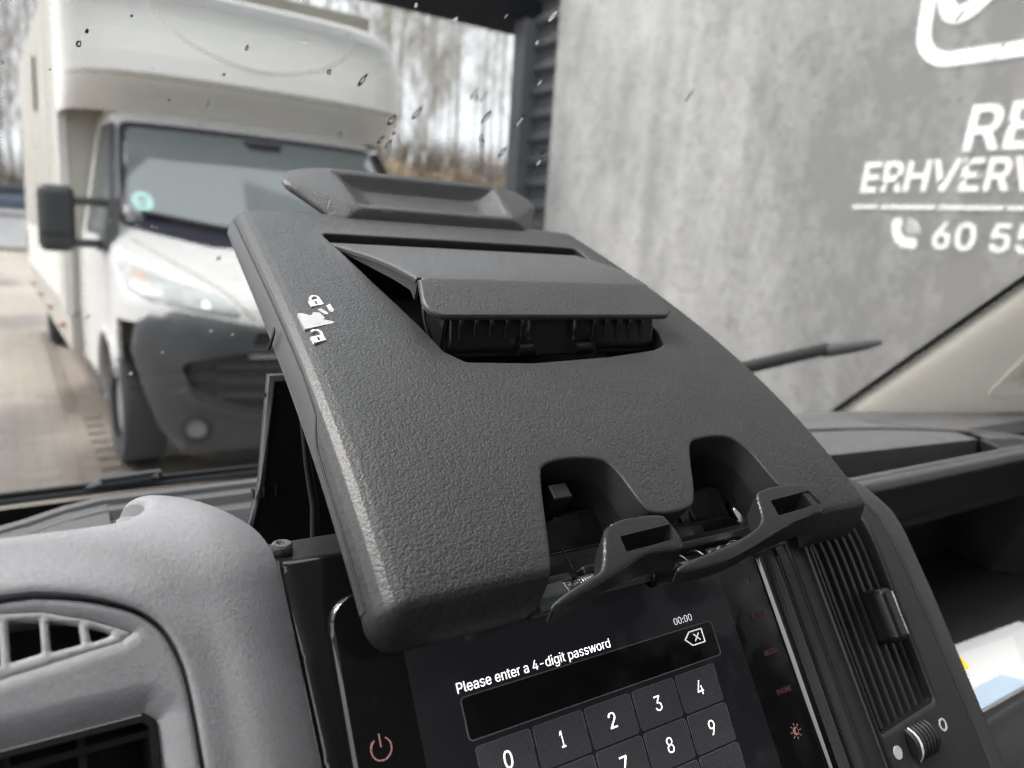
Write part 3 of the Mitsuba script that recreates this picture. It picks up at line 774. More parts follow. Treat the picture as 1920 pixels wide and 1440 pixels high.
# raindrops on the outside of the glass, each its own bead of water
_beads = [(0.0333,0.072,1.26,1.55,1.42),(0.0363,0.0771,0.83,1.57,1.43),(0.0537,0.0854,0.7,1.02,1.49),(0.1061,0.0819,1.07,1.6,1.56),(0.1037,0.0894,0.74,0.94,1.59),(0.1331,0.0887,1.09,1.57,1.61),(0.0981,0.0697,0.94,1.09,1.58),(0.1502,0.0784,1.31,1.38,1.64),(0.1698,0.0775,1.52,3.11,1.3),(0.0744,0.0556,0.78,1.11,1.54),(0.1684,0.0506,1.08,1.78,1.67),(0.196,0.0614,1.81,2.48,1.34),(0.2006,0.0549,1.11,1.51,1.72),(0.1944,0.0507,1.49,2.45,1.34),(0.2005,0.049,1.69,2.25,1.35),(0.0441,0.0145,1.01,1.28,1.46),(0.119,-0.0286,1.63,1.4,1.58),(0.0412,-0.003,0.87,1.15,1.49),(0.0166,0.0271,0.78,0.91,1.44),(0.0231,0.0264,0.79,1.09,1.45),(0.0674,-0.0096,0.92,0.94,1.53),(0.0757,-0.0101,0.93,0.87,1.54),(0.1043,-0.0751,1.1,0.92,1.59),(0.1273,-0.086,1.38,1.63,1.59),(0.1438,-0.0897,1.41,1.54,1.61),(0.0961,-0.1046,1.39,1.56,1.55),(0.0768,-0.1241,1.88,1.51,1.53),(0.0672,-0.1011,1.12,0.95,1.54),(0.0451,-0.0738,1.44,2.65,1.23),(0.037,-0.1094,1.1,1.17,1.5),(0.0161,-0.1107,1.08,0.92,1.47),(0.0163,-0.1418,1.37,1.66,1.46),(0.0273,-0.1428,1.39,1.41,1.47),(-0.0016,-0.1381,1.12,0.92,1.46),(0.0524,-0.133,1.4,1.45,1.5),(0.0583,-0.1604,1.73,1.32,1.51),(0.0478,-0.1914,1.29,1.18,1.52),(0.0596,-0.1898,1.56,1.47,1.51),(0.0577,-0.2097,1.61,1.37,1.51),(0.0488,-0.1726,1.25,0.85,1.52),(0.1826,0.1113,1.1,1.31,1.71),(0.2063,0.1084,1.63,2.41,1.33),(0.2094,0.0667,2.0,2.59,1.35),(0.2392,0.0806,1.64,2.76,1.39),(0.242,0.0783,1.47,1.79,1.81),(0.2465,0.0797,1.48,3.02,1.4),(0.2551,0.07,2.29,2.43,1.41),(0.2591,0.0592,1.96,1.6,1.82),(0.2623,0.0564,1.78,1.76,1.83),(0.28,0.0529,2.03,2.3,1.45),(0.2793,0.0706,1.96,2.99,1.44),(0.312,0.0496,1.91,2.57,1.49),(0.2417,0.0386,1.21,1.69,1.78),(0.261,0.1082,1.05,1.44,1.86),(0.2616,0.1201,1.36,2.78,1.4),(0.2776,0.112,1.42,2.67,1.43),(0.2781,0.1123,1.24,2.31,1.43),(0.3144,0.0915,1.55,2.9,1.49),(0.3154,0.1134,1.11,1.71,1.96),(0.3239,0.1355,1.24,2.65,1.5),(0.3926,0.0993,1.86,2.56,1.6),(0.4511,0.1327,2.45,3.07,1.69),(0.4543,0.1389,2.03,2.55,1.7),(0.4504,0.1397,1.61,3.01,1.69),(0.4832,0.1603,1.19,1.49,2.29),(0.5584,0.1675,1.9,2.55,1.87),(0.5993,0.179,1.92,2.54,1.94),(0.6257,0.1626,2.04,2.26,1.97),(0.6716,0.1473,1.93,1.42,2.47),(0.6324,0.1539,1.62,2.42,1.97),(0.6426,0.1329,1.45,1.31,2.42),(0.6593,0.1295,1.98,2.7,1.98),(0.6699,0.1214,2.52,2.61,1.99),(0.6523,0.1212,1.25,0.86,2.45),(0.6163,0.1348,1.18,0.9,2.44),(0.6397,0.1431,1.19,1.17,2.48),(0.729,0.1203,2.38,2.33,2.06),(0.6678,0.0888,2.13,2.55,1.96),(0.7333,0.0931,2.77,3.08,2.04),(0.6632,0.064,3.04,2.31,1.94),(0.675,0.0696,3.31,2.58,1.95),(0.6787,0.0644,2.51,2.94,1.96),(0.731,0.0722,3.42,2.23,2.02),(0.7538,0.0766,3.16,2.27,2.05),(0.764,0.0869,2.56,3.06,2.07),(0.6903,0.0481,2.31,2.83,1.96),(0.7656,0.0528,2.1,2.45,2.04),(0.8344,0.0499,2.82,2.65,2.1),(0.8621,0.0574,3.15,2.44,2.13),(0.8893,0.0278,3.66,3.02,2.13),(0.8834,0.0392,2.94,3.07,2.14),(0.8326,0.0785,3.61,2.27,2.13),(0.6357,0.0979,1.79,1.55,2.36),(0.5014,0.1324,1.29,1.37,2.27),(0.4818,0.1528,1.41,1.49,2.28),(0.6137,0.111,1.72,1.66,2.36),(0.4281,0.0516,1.18,1.1,2.11),(0.405,0.0129,1.24,0.92,2.04),(0.4676,0.0852,1.14,0.97,2.2),(0.45,0.1162,1.48,2.6,1.69),(0.3783,0.1314,1.14,1.48,2.09),(0.1648,-0.0063,1.02,1.09,1.68),(0.6979,-0.0031,1.26,2.93,1.93),(0.1239,0.0967,0.57,0.97,1.63),(0.1857,0.1082,0.49,1.0,1.76),(0.8878,0.0612,1.1,2.27,2.16),(0.8569,-0.009,1.3,2.54,2.08),(0.0281,0.0135,0.58,1.18,1.47),(0.5115,0.1578,0.9,2.67,1.79),(0.5475,0.1336,1.07,2.72,1.83),(0.4939,0.1625,0.88,2.76,1.77),(0.0011,0.019,0.6,1.05,1.42),(0.0934,0.0562,0.74,1.13,1.57),(0.1435,0.0878,0.7,0.94,1.67),(0.1096,0.0591,0.75,0.96,1.6),(0.2969,0.0485,0.73,3.02,1.47),(0.0043,-0.0599,0.6,1.02,1.45),(0.5663,0.1071,1.17,3.08,1.85),(0.2949,0.0966,0.84,2.34,1.46),(0.2323,0.0906,0.76,1.12,1.84),(0.0527,-0.0085,0.77,1.02,1.51),(0.0908,0.0462,0.76,1.02,1.57),(0.9233,0.0394,1.54,3.01,2.17),(0.0784,-0.0108,0.88,0.9,1.55),(0.1586,0.0524,0.53,1.03,1.69),(0.9775,-0.0373,1.38,2.44,2.15),(0.6518,0.1557,1.09,2.52,2.0),(0.0728,0.0418,0.51,1.14,1.54),(0.7861,-0.0064,1.08,2.57,2.01),(0.2774,0.0912,0.74,2.92,1.44),(0.2761,0.1145,0.83,2.22,1.43),(0.139,0.0427,0.55,1.2,1.65),(0.0038,0.0605,0.51,1.18,1.41),(0.9392,-0.024,1.44,2.83,2.13),(0.5704,0.1142,1.08,2.39,1.85),(0.499,0.0697,1.06,2.81,1.74),(0.3585,0.1424,0.56,2.38,1.55),(0.065,0.0674,0.51,0.98,1.52),(0.0221,0.0606,0.6,0.86,1.44),(0.6026,0.1154,0.9,2.27,1.9),(0.7419,-0.0512,1.28,2.35,1.95),(0.4294,0.0961,1.0,2.38,1.65),(0.1342,-0.0431,0.85,1.14,1.63),(0.4966,0.0615,0.89,2.43,1.73),(0.2342,0.1156,0.51,2.96,1.37),(0.3102,0.0557,0.97,2.22,1.49),(0.0092,0.0115,0.64,0.87,1.44)]
GN = np.array([0, 0.673, 0.74]); GV = np.array([0, -0.74, 0.673])
AZT, AZP = 0.407, 0.563
_drop0 = trimesh.creation.icosphere(subdivisions=3).vertices, trimesh.creation.icosphere(subdivisions=3).faces
for i, (x, z, r, ln, a) in enumerate(_beads):
    g = np.random.default_rng(900 + i)
    v = np.array(_drop0[0])
    t = (v[:, 0] + 1) / 2
    v[:, 1] *= 0.55 + 0.45 * (1 - t) ** 0.6                      # a teardrop: narrow towards the trailing end
    v[:, :2] += 0.22 * (meshkit.noise(v * 1.3 + i * 3.7)[:, None] - 0.5)
    rr_ = np.clip(np.hypot(_drop0[0][:, 0], _drop0[0][:, 1]), 0, 1)
    v[:, 2] = np.where(v[:, 2] < 0, v[:, 2] * 0.02, (0.26 if ln < 2 else 0.20) * (1 - rr_ ** 2) ** 1.35)
    L, w_ = r * ln * 1e-3, r * 1e-3
    ca, sa = math.cos(a), math.sin(a)
    p = np.stack([v[:, 0] * L * ca - v[:, 1] * w_ * sa, v[:, 0] * L * sa + v[:, 1] * w_ * ca, v[:, 2] * w_ + 0.0003], 1)
    P = glass_pt(np.array(x), np.array(z)) + p[:, :1] * np.array([1.0, 0, 0]) + p[:, 1:2] * GV + p[:, 2:] * GN
    long_ = ln > 2
    az = math.atan2(P.mean(0)[0], P.mean(0)[1])
    where = 'in front of the white truck' if az < AZT else 'in front of the bare trees' if az < AZP else 'in front of the concrete building'
    obj('raindrop', tm(W(P), _drop0[1][:, ::-1]), 'water', True, ('slanting streak of rainwater on the windscreen ' if ln > 2 else 'small bead of rainwater on the windscreen ') + where,
        'raindrop', ('rain streaks ' if ln > 2 else 'rain beads ') + where)

# wipers of the van, outside the glass
_xs = np.linspace(0.62, 0.93, 12); _zs = np.linspace(-0.232, -0.140, 12)
tag('wiper_blade', 'dark wiper blade low on the right windscreen, its tip by the cream pillar', 'wiper')
obj('wiper_blade__arm', wmesh(tube(glass_pt(_xs, _zs, 0.022), np.linspace(0.0110, 0.0085, 12), 8)), 'rubber', True)
_xs = np.linspace(0.925, 1.008, 6); _zs = np.linspace(-0.1415, -0.127, 6)
obj('wiper_blade__tip_cover', wmesh(tube(glass_pt(_xs, _zs, 0.020), np.array([0.0095, 0.0095, 0.0095, 0.0088, 0.0070, 0.004]), 8)), 'dust_grey', True)
tag('wiper_blade_001', 'long dusty wiper blade along the bottom of the windscreen with a raised connector', 'wiper')
_xs = np.linspace(-0.45, 0.62, 30)
obj('wiper_blade_001__blade', wmesh(tube(glass_pt(_xs, np.full(30, -0.2805), 0.010), 0.0050, 8)), 'dust_grey', True)
obj('wiper_blade_001__spine', wmesh(tube(glass_pt(_xs, np.full(30, -0.2760), 0.012), 0.0026, 6)), 'rubber', True)
_ring = glass_pt(np.array([0.064, 0.068, 0.112, 0.120, 0.122, 0.118, 0.066]), np.array([-0.2770, -0.2690, -0.2660, -0.2665, -0.2715, -0.2765, -0.2800]), 0.012)
obj('wiper_blade_001__connector', wmesh(cat([tube(np.vstack([_ring, _ring[:1]]), 0.0026, 6), tube(glass_pt(np.linspace(0.070, 0.114, 5), np.linspace(-0.2740, -0.2710, 5), 0.010), 0.0045, 6), tube(glass_pt(np.linspace(0.048, 0.070, 5), np.linspace(-0.2800, -0.2710, 5), 0.010), np.linspace(0.0015, 0.0045, 5), 6)])), 'dust_grey', 30)
_cx, _cs = np.meshgrid(np.linspace(-0.60, 1.06, 30), np.array([0.0, 1.0]), indexing='ij')
obj('windscreen__lower_band', wmesh(grid(glass_pt(_cx, -0.2738 - 0.06 * _cs, -0.004))), 'black_matt')

# cream windscreen pillar trims
def pillar_edge(z, sx):
    hh = 0.83 - 0.10 * np.clip((z + 0.25) / 0.85, 0, 1)
    x = VX + sx * (hh - 0.011)
    return np.stack([x, glass_y(x, z), z], -1)


def pillar_sheet(s, z, sx):
    roll = 0.022 * np.exp(-s / 0.045)                                  # the rounded roll along the glass
    bulge = 0.012 * np.sin(np.pi * np.clip(s, 0, 1))
    e = pillar_edge(z, sx) - np.array([0, 0.673, 0.74]) * 0.006
    return e + s[..., None] * np.array([sx * 0.10, -0.27, 0.055]) + (bulge - roll)[..., None] * np.array([-sx * 0.93, -0.33, 0.10])


for sx, key, lab in ((1, 'pillar_trim', 'cream windscreen pillar trim panel on the right, with a speaker grille'), (-1, 'pillar_trim_001', 'cream windscreen pillar trim panel on the left, out of view')):
    tag(key, lab, 'trim panel')
    zz, ss = np.meshgrid(np.linspace(-0.236, 0.48, 50), np.concatenate([np.linspace(0, 0.2, 14), np.linspace(0.25, 1.25, 16)]), indexing='ij')
    obj(key + '__panel', grid(W(pillar_sheet(ss if sx > 0 else ss * 0.36, zz, sx))), 'cream_trim', True)
_tri = Polygon([(0.575, -0.187), (0.46, -0.108), (0.62, -0.075), (0.86, -0.16), (0.82, -0.196)]).buffer(-0.008).buffer(0.016, quad_segs=6).buffer(-0.008)


def on_pillar(off):
    def f(v):
        p = pillar_sheet(v[:, 0], v[:, 1], 1)
        return W(p + (v[:, 2:] + off) * np.array([-0.93, -0.33, 0.10]))
    return f


obj('pillar_trim__speaker_frame', plate(_tri.buffer(0.010).difference(_tri), 0.0, 0.0025, 0.02, on_pillar(0), None), 'cream_trim', 40)
obj('pillar_trim__speaker_grille', plate(_tri, -0.001, 0.0012, 0.02, on_pillar(0)), 'cream_trim', 40)
_holes = [Point(a + (0.5 * k % 1) * 0.011, b).buffer(0.0032, quad_segs=2) for k, b in enumerate(np.arange(-0.20, -0.07, 0.0075)) for a in np.arange(0.44, 0.88, 0.0125)]
_holes = unary_union([h for h in _holes if _tri.buffer(-0.008).contains(h)])
obj('pillar_trim__grille_holes', plate(_holes, 0.0012, 0.0017, None, on_pillar(0)), 'cream_mesh', kind='stuff')

# the shell of the cab: roof lining, doors with open windows, rear wall (what lights and shades the dashboard)
tag('cab_shell', 'pale roof lining, doors and rear wall of the van cab around the viewer', 'van cab')
obj('cab_shell__roof_lining', wbox(-0.74, 1.23, -2.0, -0.02, 0.50, 0.55), 'headliner')
obj('cab_shell__rear_wall', wbox(-0.74, 1.23, -2.05, -1.95, -1.1, 0.5), 'cabin_dark')
obj('cab_shell__floor', wbox(-0.74, 1.23, -2.0, 0.9, -1.15, -1.1), 'cabin_dark')
obj('cab_shell__firewall', wbox(-0.74, 1.23, 0.86, 0.90, -1.1, -0.34), 'cabin_dark')
for sx in (-1, 1):
    x0, x1 = sorted((VX + sx * 0.94, VX + sx * 0.98))
    obj('cab_shell__door', wbox(x0, x1, -1.197 if sx < 0 else -0.547, 0.42, -1.1, -0.20), 'cabin_dark')
    obj('cab_shell__side_wall', wbox(x0, x1, -2.0, -1.20 if sx < 0 else -0.55, -1.1, 0.5), 'headliner' if sx < 0 else 'cabin_dark')
for sx, lab in ((-1, 'dark fabric driver seat back behind the viewer'), (1, 'dark fabric passenger seat back behind the viewer')):
    key = 'seat' if sx < 0 else 'seat_001'
    tag(key, lab, 'seat')
    obj(key + '__backrest', wmesh(bx(VX + sx * 0.45 - 0.24, VX + sx * 0.45 + 0.24, -0.75, -0.60, -0.75, 0.02, 0.05)), 'cabin_dark', 40)
    obj(key + '__headrest', wmesh(bx(VX + sx * 0.45 - 0.13, VX + sx * 0.45 + 0.13, -0.74, -0.63, 0.06, 0.24, 0.04)), 'cabin_dark', 40)
    obj(key + '__cushion', wmesh(bx(VX + sx * 0.45 - 0.24, VX + sx * 0.45 + 0.24, -0.60, -0.12, -0.80, -0.65, 0.05)), 'cabin_dark', 40)

# ------------------------------------------------------------------ dashboard
tag('dashboard', 'grey and black plastic dashboard of the van with air vents and an open shelf', 'dashboard')
TS = math.radians(34)
SX, SYc, SZs = np.array([1.0, 0, 0]), np.array([0, math.sin(TS), math.cos(TS)]), np.array([0, -math.cos(TS), math.sin(TS)])
SP0 = np.array([0, 0.243, -0.1375])


def SP(v, off=0.0):
    """Screen plane frame (X, s up the slope, h towards the driver) to the world."""
    v = np.asarray(v, float)
    return W(SP0 + v[:, :1] * SX + v[:, 1:2] * SYc + (v[:, 2:] + off) * SZs)


_ss = np.linspace(-0.30, 0.30, 1201)


def bend(s_start, s_end, a_end):
    """A frame like SP whose slope turns over from 56 degrees at s_start to a_end at s_end: the rolled top of the dashboard."""
    a = np.radians(np.interp(_ss, np.hstack([s_start, s_end]), np.hstack([56.0, a_end])))
    k0 = int(np.argmin(np.abs(_ss - s_start)))
    y = np.concatenate([[0], np.cumsum(np.cos((a[1:] + a[:-1]) / 2) * np.diff(_ss))]); z = np.concatenate([[0], np.cumsum(np.sin((a[1:] + a[:-1]) / 2) * np.diff(_ss))])
    q = SP0 + _ss[k0] * SYc
    y += q[1] - y[k0]; z += q[2] - z[k0]

    def f(v, off=0.0):
        v = np.asarray(v, float); s, h = v[:, 1], v[:, 2] + off
        aa = np.interp(s, _ss, a)
        return W(np.stack([v[:, 0], np.interp(s, _ss, y) - h * np.sin(aa), np.interp(s, _ss, z) + h * np.cos(aa)], 1))
    return f


PB = bend(0.016, (0.042, 0.080), (8.0, -30.0))
LH = 0.0076                                    # the left pod stands this far proud of the screen plane
_groove = [(-0.45, 0.0240), (-0.006, 0.0237), (0.012, 0.0205), (0.0253, 0.016), (0.0315, 0.0115), (0.0360, 0.0060), (0.0390, -0.001), (0.0412, -0.0105), (0.0428, -0.0364), (0.0440, -0.075), (0.0450, -0.16)]
_groove = chaikin(_groove, 3, False)
_right = [(0.0805, -0.16), (0.0795, -0.047), (0.0775, -0.010), (0.0760, 0.022), (0.0735, 0.034), (0.0690, 0.048), (0.0640, 0.060), (0.0560, 0.072), (0.0460, 0.0800), (0.036, 0.0835), (0.0301, 0.0850)]
_trough = [(-0.45, 0.0450), (-0.005, 0.0428), (0.022, 0.0418), (0.0310, 0.0430), (0.0365, 0.0485), (0.0375, 0.0560), (0.0345, 0.0640), (0.0320, 0.0720), (0.0300, 0.0900), (-0.45, 0.0900)]
_right = chaikin(_right, 2, False); _trough = chaikin(_trough[:-1], 2, False) + [(-0.45, 0.0900)]
_hood = Polygon(_groove + _right).buffer(0).difference(Polygon(_trough).buffer(0.0001)).difference(Polygon(_groove + [(-0.45, -0.16)]).buffer(0.0005))
_rl = LineString(_right)
_drr = dist_to(_rl); _drg = dist_to(LineString(_groove)); _drt = dist_to(Polygon(_trough).boundary)


def hood_drop(xy):
    t = np.clip(1 - _drr(xy) / 0.026, 0, 1)
    edge = 0.0105 * t ** 2.2
    g = np.clip(1 - _drg(xy) / 0.0026, 0, 1)
    lip = 0.0016 * (1 - np.sqrt(np.clip(1 - g * g, 0, 1)))
    tr = np.clip(1 - _drt(xy) / 0.006, 0, 1)
    wave = 0.0016 * np.exp(-((_drg(xy) - 0.010) / 0.006) ** 2)     # the shallow hollow that follows the groove
    return edge + lip + 0.004 * (1 - np.sqrt(np.clip(1 - tr * tr, 0, 1))) + wave


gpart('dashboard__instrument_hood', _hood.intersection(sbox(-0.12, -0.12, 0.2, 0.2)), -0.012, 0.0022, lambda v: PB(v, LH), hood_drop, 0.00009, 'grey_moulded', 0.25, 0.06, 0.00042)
_tw = Polygon(_trough)
_ring = LineString(_trough[:-2]).buffer(0.0015).difference(_tw.buffer(-0.0001)).intersection(_hood.buffer(0.001))
obj('dashboard__tray_wall', plate(_ring, -0.05, -0.006, 0.01, lambda v: PB(v, LH)), 'grey_grain', 50)
# insert panel with defroster slots and the lower vent opening
_ins = Polygon(_groove + [(-0.45, -0.16)]).buffer(-0.0007)
_slots = [[(-0.0165, 0.0178), (-0.0065, 0.0178), (-0.0065, 0.0050), (-0.0165, 0.0032)], [(-0.0044, 0.0176), (0.0034, 0.0161), (0.0036, 0.0066), (-0.0043, 0.0056)], [(0.0055, 0.0156), (0.0133, 0.0129), (0.0138, 0.0068), (0.0058, 0.0062)], [(0.0156, 0.0116), (0.0198, 0.0098), (0.0228, 0.0077), (0.0162, 0.0066)], [(-0.030, 0.0178), (-0.0190, 0.0178), (-0.0190, 0.0026), (-0.030, 0.0012)]]
_slots = [Polygon(p).buffer(-0.0008).buffer(0.0016).buffer(-0.0008) for p in _slots]
_field = Polygon([(-0.20, 0.0195), (-0.006, 0.0195), (0.0050, 0.0180), (0.0150, 0.0142), (0.0235, 0.0098), (0.0275, 0.0072), (0.0245, 0.0052), (0.0150, 0.0042), (0.004, 0.0028), (-0.02, 0.0), (-0.20, -0.01)])
_vent = Polygon([(-0.30, -0.0165), (0.0285, -0.0165), (0.0318, -0.0195), (0.0330, -0.16), (-0.30, -0.16)])
_insp = _ins.difference(_field).difference(_vent)
_dif = dist_to(_field.boundary); _div = dist_to(_vent.boundary); _dig = dist_to(_ins.boundary)


def ins_drop(xy):
    a = np.clip(1 - _dig(xy) / 0.002, 0, 1); b = np.clip(1 - _div(xy) / 0.009, 0, 1); c = np.clip(1 - _dif(xy) / 0.004, 0, 1)
    return 0.0012 * (1 - np.sqrt(np.clip(1 - a * a, 0, 1))) + 0.0036 * b ** 1.6 + 0.0012 * c ** 2


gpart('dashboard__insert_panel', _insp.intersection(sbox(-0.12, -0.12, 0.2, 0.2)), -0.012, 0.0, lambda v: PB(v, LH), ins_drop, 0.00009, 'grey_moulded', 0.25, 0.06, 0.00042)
_fg = _field.difference(unary_union(_slots))
obj('dashboard__defroster_grille', plate(_fg, -0.0075, -0.0012, 0.0015, lambda v: PB(v, LH), bevel(_fg, 0.0007, 0.0005)), 'grey_grain', 50)
obj('dashboard__defroster_grille__duct', plate(_field.buffer(0.002), -0.0300, -0.0290, 0.02, lambda v: PB(v, LH)), 'black_matt')
obj('dashboard__defroster_grille__vane', plate(sbox(-0.06, 0.0066, -0.004, 0.0078), -0.022, -0.010, 0.02, lambda v: PB(v, LH)), 'black_satin')
_vf = _vent.buffer(-0.0005)
obj('dashboard__side_vent__duct', plate(_vf, -0.042, -0.040, 0.05, lambda v: PB(v, LH)), 'black_matt')
obj('dashboard__side_vent__frame', plate(_vf.difference(_vent.buffer(-0.0024)), -0.04, -0.0022, 0.02, lambda v: PB(v, LH)), 'black_satin', 30)
for k in range(7):
    xx = 0.0110 - k * 0.0185
    obj('dashboard__side_vent__vane', plate(sbox(xx, -0.16, xx + 0.0019, -0.019), -0.022, -0.0075, 0.03, lambda v: PB(v, LH)), 'black_satin', 30)
obj('dashboard__side_vent__crossbar', plate(sbox(-0.28, -0.0235, 0.0300, -0.0215), -0.024, -0.0060, 0.03, lambda v: PB(v, LH)), 'black_satin', 30)

# front trough of the dash below the windscreen: stepped edge and sloping far wall
_X = np.linspace(-0.62, 0.98, 60)
_lift = -0.0165 * np.clip((0.055 - _X) / 0.07, 0, 1) ** 1.3
_rowsY = [0.775, 0.712, 0.700, 0.694, 0.692, 0.684, 0.680, 0.672, 0.640]
_rowsZ = [-0.268, -0.252, -0.2395, -0.2410, -0.2455, -0.2470, -0.2545, -0.2570, -0.30]
_P = np.stack([np.stack([_X, np.full(60, y) - 0.064 * np.clip(((_X - VX) / 0.8) ** 2, 0, 1.2) * np.clip((y - 0.6) / 0.17, 0, 1), z + _lift], 1) for y, z in zip(_rowsY, _rowsZ)])
_wallX = np.linspace(-0.62, 0.062, 24)
obj('dashboard__front_ledge', wmesh(grid(_P[:, _X < 0.50])), 'ledge_grey', 20)
_fw = np.stack([np.stack([_wallX, np.full(24, 0.699), -0.2405 - 0.0165 * np.clip((0.055 - _wallX) / 0.07, 0, 1) ** 1.3], 1), np.stack([_wallX, np.full(24, 0.56), np.full(24, -0.30)], 1), np.stack([_wallX, np.full(24, 0.30), np.full(24, -0.22)], 1)])
obj('dashboard__tray_floor', wmesh(grid(_fw)), 'ledge_grey', 20)

# upper right of the dash: back slope, seam, pad, slot and front rim
def row(pts):
    p = np.array(pts, float); xs = np.linspace(0.33, 1.19, 60)
    return np.stack([xs, np.interp(xs, p[:, 0], p[:, 1]), np.interp(xs, p[:, 0], p[:, 2])], 1)


_A = row([(0.33, 0.775, -0.262), (0.80, 0.735, -0.250), (1.00, 0.715, -0.240), (1.05, 0.702, -0.2365), (1.096, 0.577, -0.2110), (1.136, 0.470, -0.1895), (1.19, 0.33, -0.162)])
_Bb = row([(0.33, 0.53, -0.1830), (0.705, 0.489, -0.183), (0.762, 0.477, -0.183), (0.813, 0.462, -0.183), (0.86, 0.442, -0.183), (0.901, 0.419, -0.183), (0.924, 0.399, -0.183), (0.935, 0.376, -0.183), (0.945, 0.345, -0.183), (1.0, 0.24, -0.183), (1.19, 0.15, -0.183)])
obj('dashboard__upper_slope', grid(W(np.stack([_A, (_A + _Bb) / 2 + [0, 0, 0.006], _Bb + [0, 0.004, -0.0015]]))), 'dash_grey', True)
obj('dashboard__seam_bead', wmesh(tube(_Bb[(_Bb[:, 0] < 1.0) & (_Bb[:, 0] > 0.6)] + [0, 0, -0.001], 0.0026, 8)), 'dash_grey', True)
_Cc = row([(0.33, 0.44, -0.186), (0.654, 0.420, -0.186), (0.764, 0.410, -0.186), (0.890, 0.399, -0.186), (1.0, 0.22, -0.186), (1.19, 0.14, -0.186)])
_m = (_Bb[:, 0] < 0.895)
obj('dashboard__upper_pad', grid(W(np.stack([_Bb[_m] + [0, -0.003, -0.0015], _Cc[_m] + [0, 0.006, 0.0005], _Cc[_m], _Cc[_m] + [0, 0, -0.045]]))), 'dash_grey', 30)
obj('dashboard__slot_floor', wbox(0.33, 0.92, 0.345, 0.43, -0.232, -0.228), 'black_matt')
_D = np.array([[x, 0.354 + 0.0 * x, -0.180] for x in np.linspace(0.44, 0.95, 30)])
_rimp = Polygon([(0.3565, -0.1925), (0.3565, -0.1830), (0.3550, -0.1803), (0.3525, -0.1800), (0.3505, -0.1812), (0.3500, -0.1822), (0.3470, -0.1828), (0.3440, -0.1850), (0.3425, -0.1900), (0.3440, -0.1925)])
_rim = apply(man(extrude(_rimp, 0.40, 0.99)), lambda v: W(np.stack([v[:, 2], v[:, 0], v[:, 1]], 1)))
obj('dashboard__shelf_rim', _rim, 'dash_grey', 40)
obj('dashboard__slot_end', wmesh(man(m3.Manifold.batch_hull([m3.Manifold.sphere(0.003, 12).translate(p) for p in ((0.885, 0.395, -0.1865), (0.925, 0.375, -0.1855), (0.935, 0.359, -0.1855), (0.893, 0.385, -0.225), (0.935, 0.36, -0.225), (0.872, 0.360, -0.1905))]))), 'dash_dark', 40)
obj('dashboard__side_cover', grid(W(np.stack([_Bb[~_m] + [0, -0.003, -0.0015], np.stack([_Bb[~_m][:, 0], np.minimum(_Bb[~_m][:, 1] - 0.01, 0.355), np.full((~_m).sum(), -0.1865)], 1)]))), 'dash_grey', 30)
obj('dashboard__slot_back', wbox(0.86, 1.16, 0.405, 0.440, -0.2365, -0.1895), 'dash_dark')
# open shelf below: floor, back wall, right wall, padded front roll
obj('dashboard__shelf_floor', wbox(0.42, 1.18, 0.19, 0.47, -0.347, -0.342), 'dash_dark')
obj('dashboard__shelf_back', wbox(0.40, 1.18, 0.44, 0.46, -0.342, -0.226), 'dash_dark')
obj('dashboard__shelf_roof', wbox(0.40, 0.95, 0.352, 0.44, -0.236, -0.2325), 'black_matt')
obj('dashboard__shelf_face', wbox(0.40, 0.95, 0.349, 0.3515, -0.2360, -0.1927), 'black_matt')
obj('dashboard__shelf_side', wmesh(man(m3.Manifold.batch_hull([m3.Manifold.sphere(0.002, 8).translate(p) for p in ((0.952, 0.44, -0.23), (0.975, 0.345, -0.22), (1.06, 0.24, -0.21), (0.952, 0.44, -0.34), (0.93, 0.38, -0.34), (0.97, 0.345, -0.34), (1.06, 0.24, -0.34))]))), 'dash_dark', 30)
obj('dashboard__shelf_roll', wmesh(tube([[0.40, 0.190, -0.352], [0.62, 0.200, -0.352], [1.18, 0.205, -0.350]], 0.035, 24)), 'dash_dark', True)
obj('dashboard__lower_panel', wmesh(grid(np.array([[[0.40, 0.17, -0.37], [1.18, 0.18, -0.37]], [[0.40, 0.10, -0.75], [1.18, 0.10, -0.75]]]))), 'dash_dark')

# glossy black centre fascia
_fa = rnd([(0.0772, 0.0225), (0.0805, -0.0474), (0.0845, -0.165), (0.313, -0.165), (0.305, 0.0225)], 0.002)
FB = bend(0.020, 0.034, 25.0)
obj('dashboard__centre_fascia', plate(_fa, -0.008, -0.0025, 0.003, SP, bevel(_fa, 0.0016, 0.0014)), 'piano_black', 40)
obj('dashboard__fascia_highlight', wmesh(tube((FB(np.array([[0.0768, 0.0235, -0.0042], [0.0778, 0.004, -0.0042], [0.0802, -0.0474, -0.0042], [0.0842, -0.165, -0.0042]])) - O), 0.0007, 8)), 'highlight_metal', True)  # added metal line, stands for the bright reflection along the fascia border
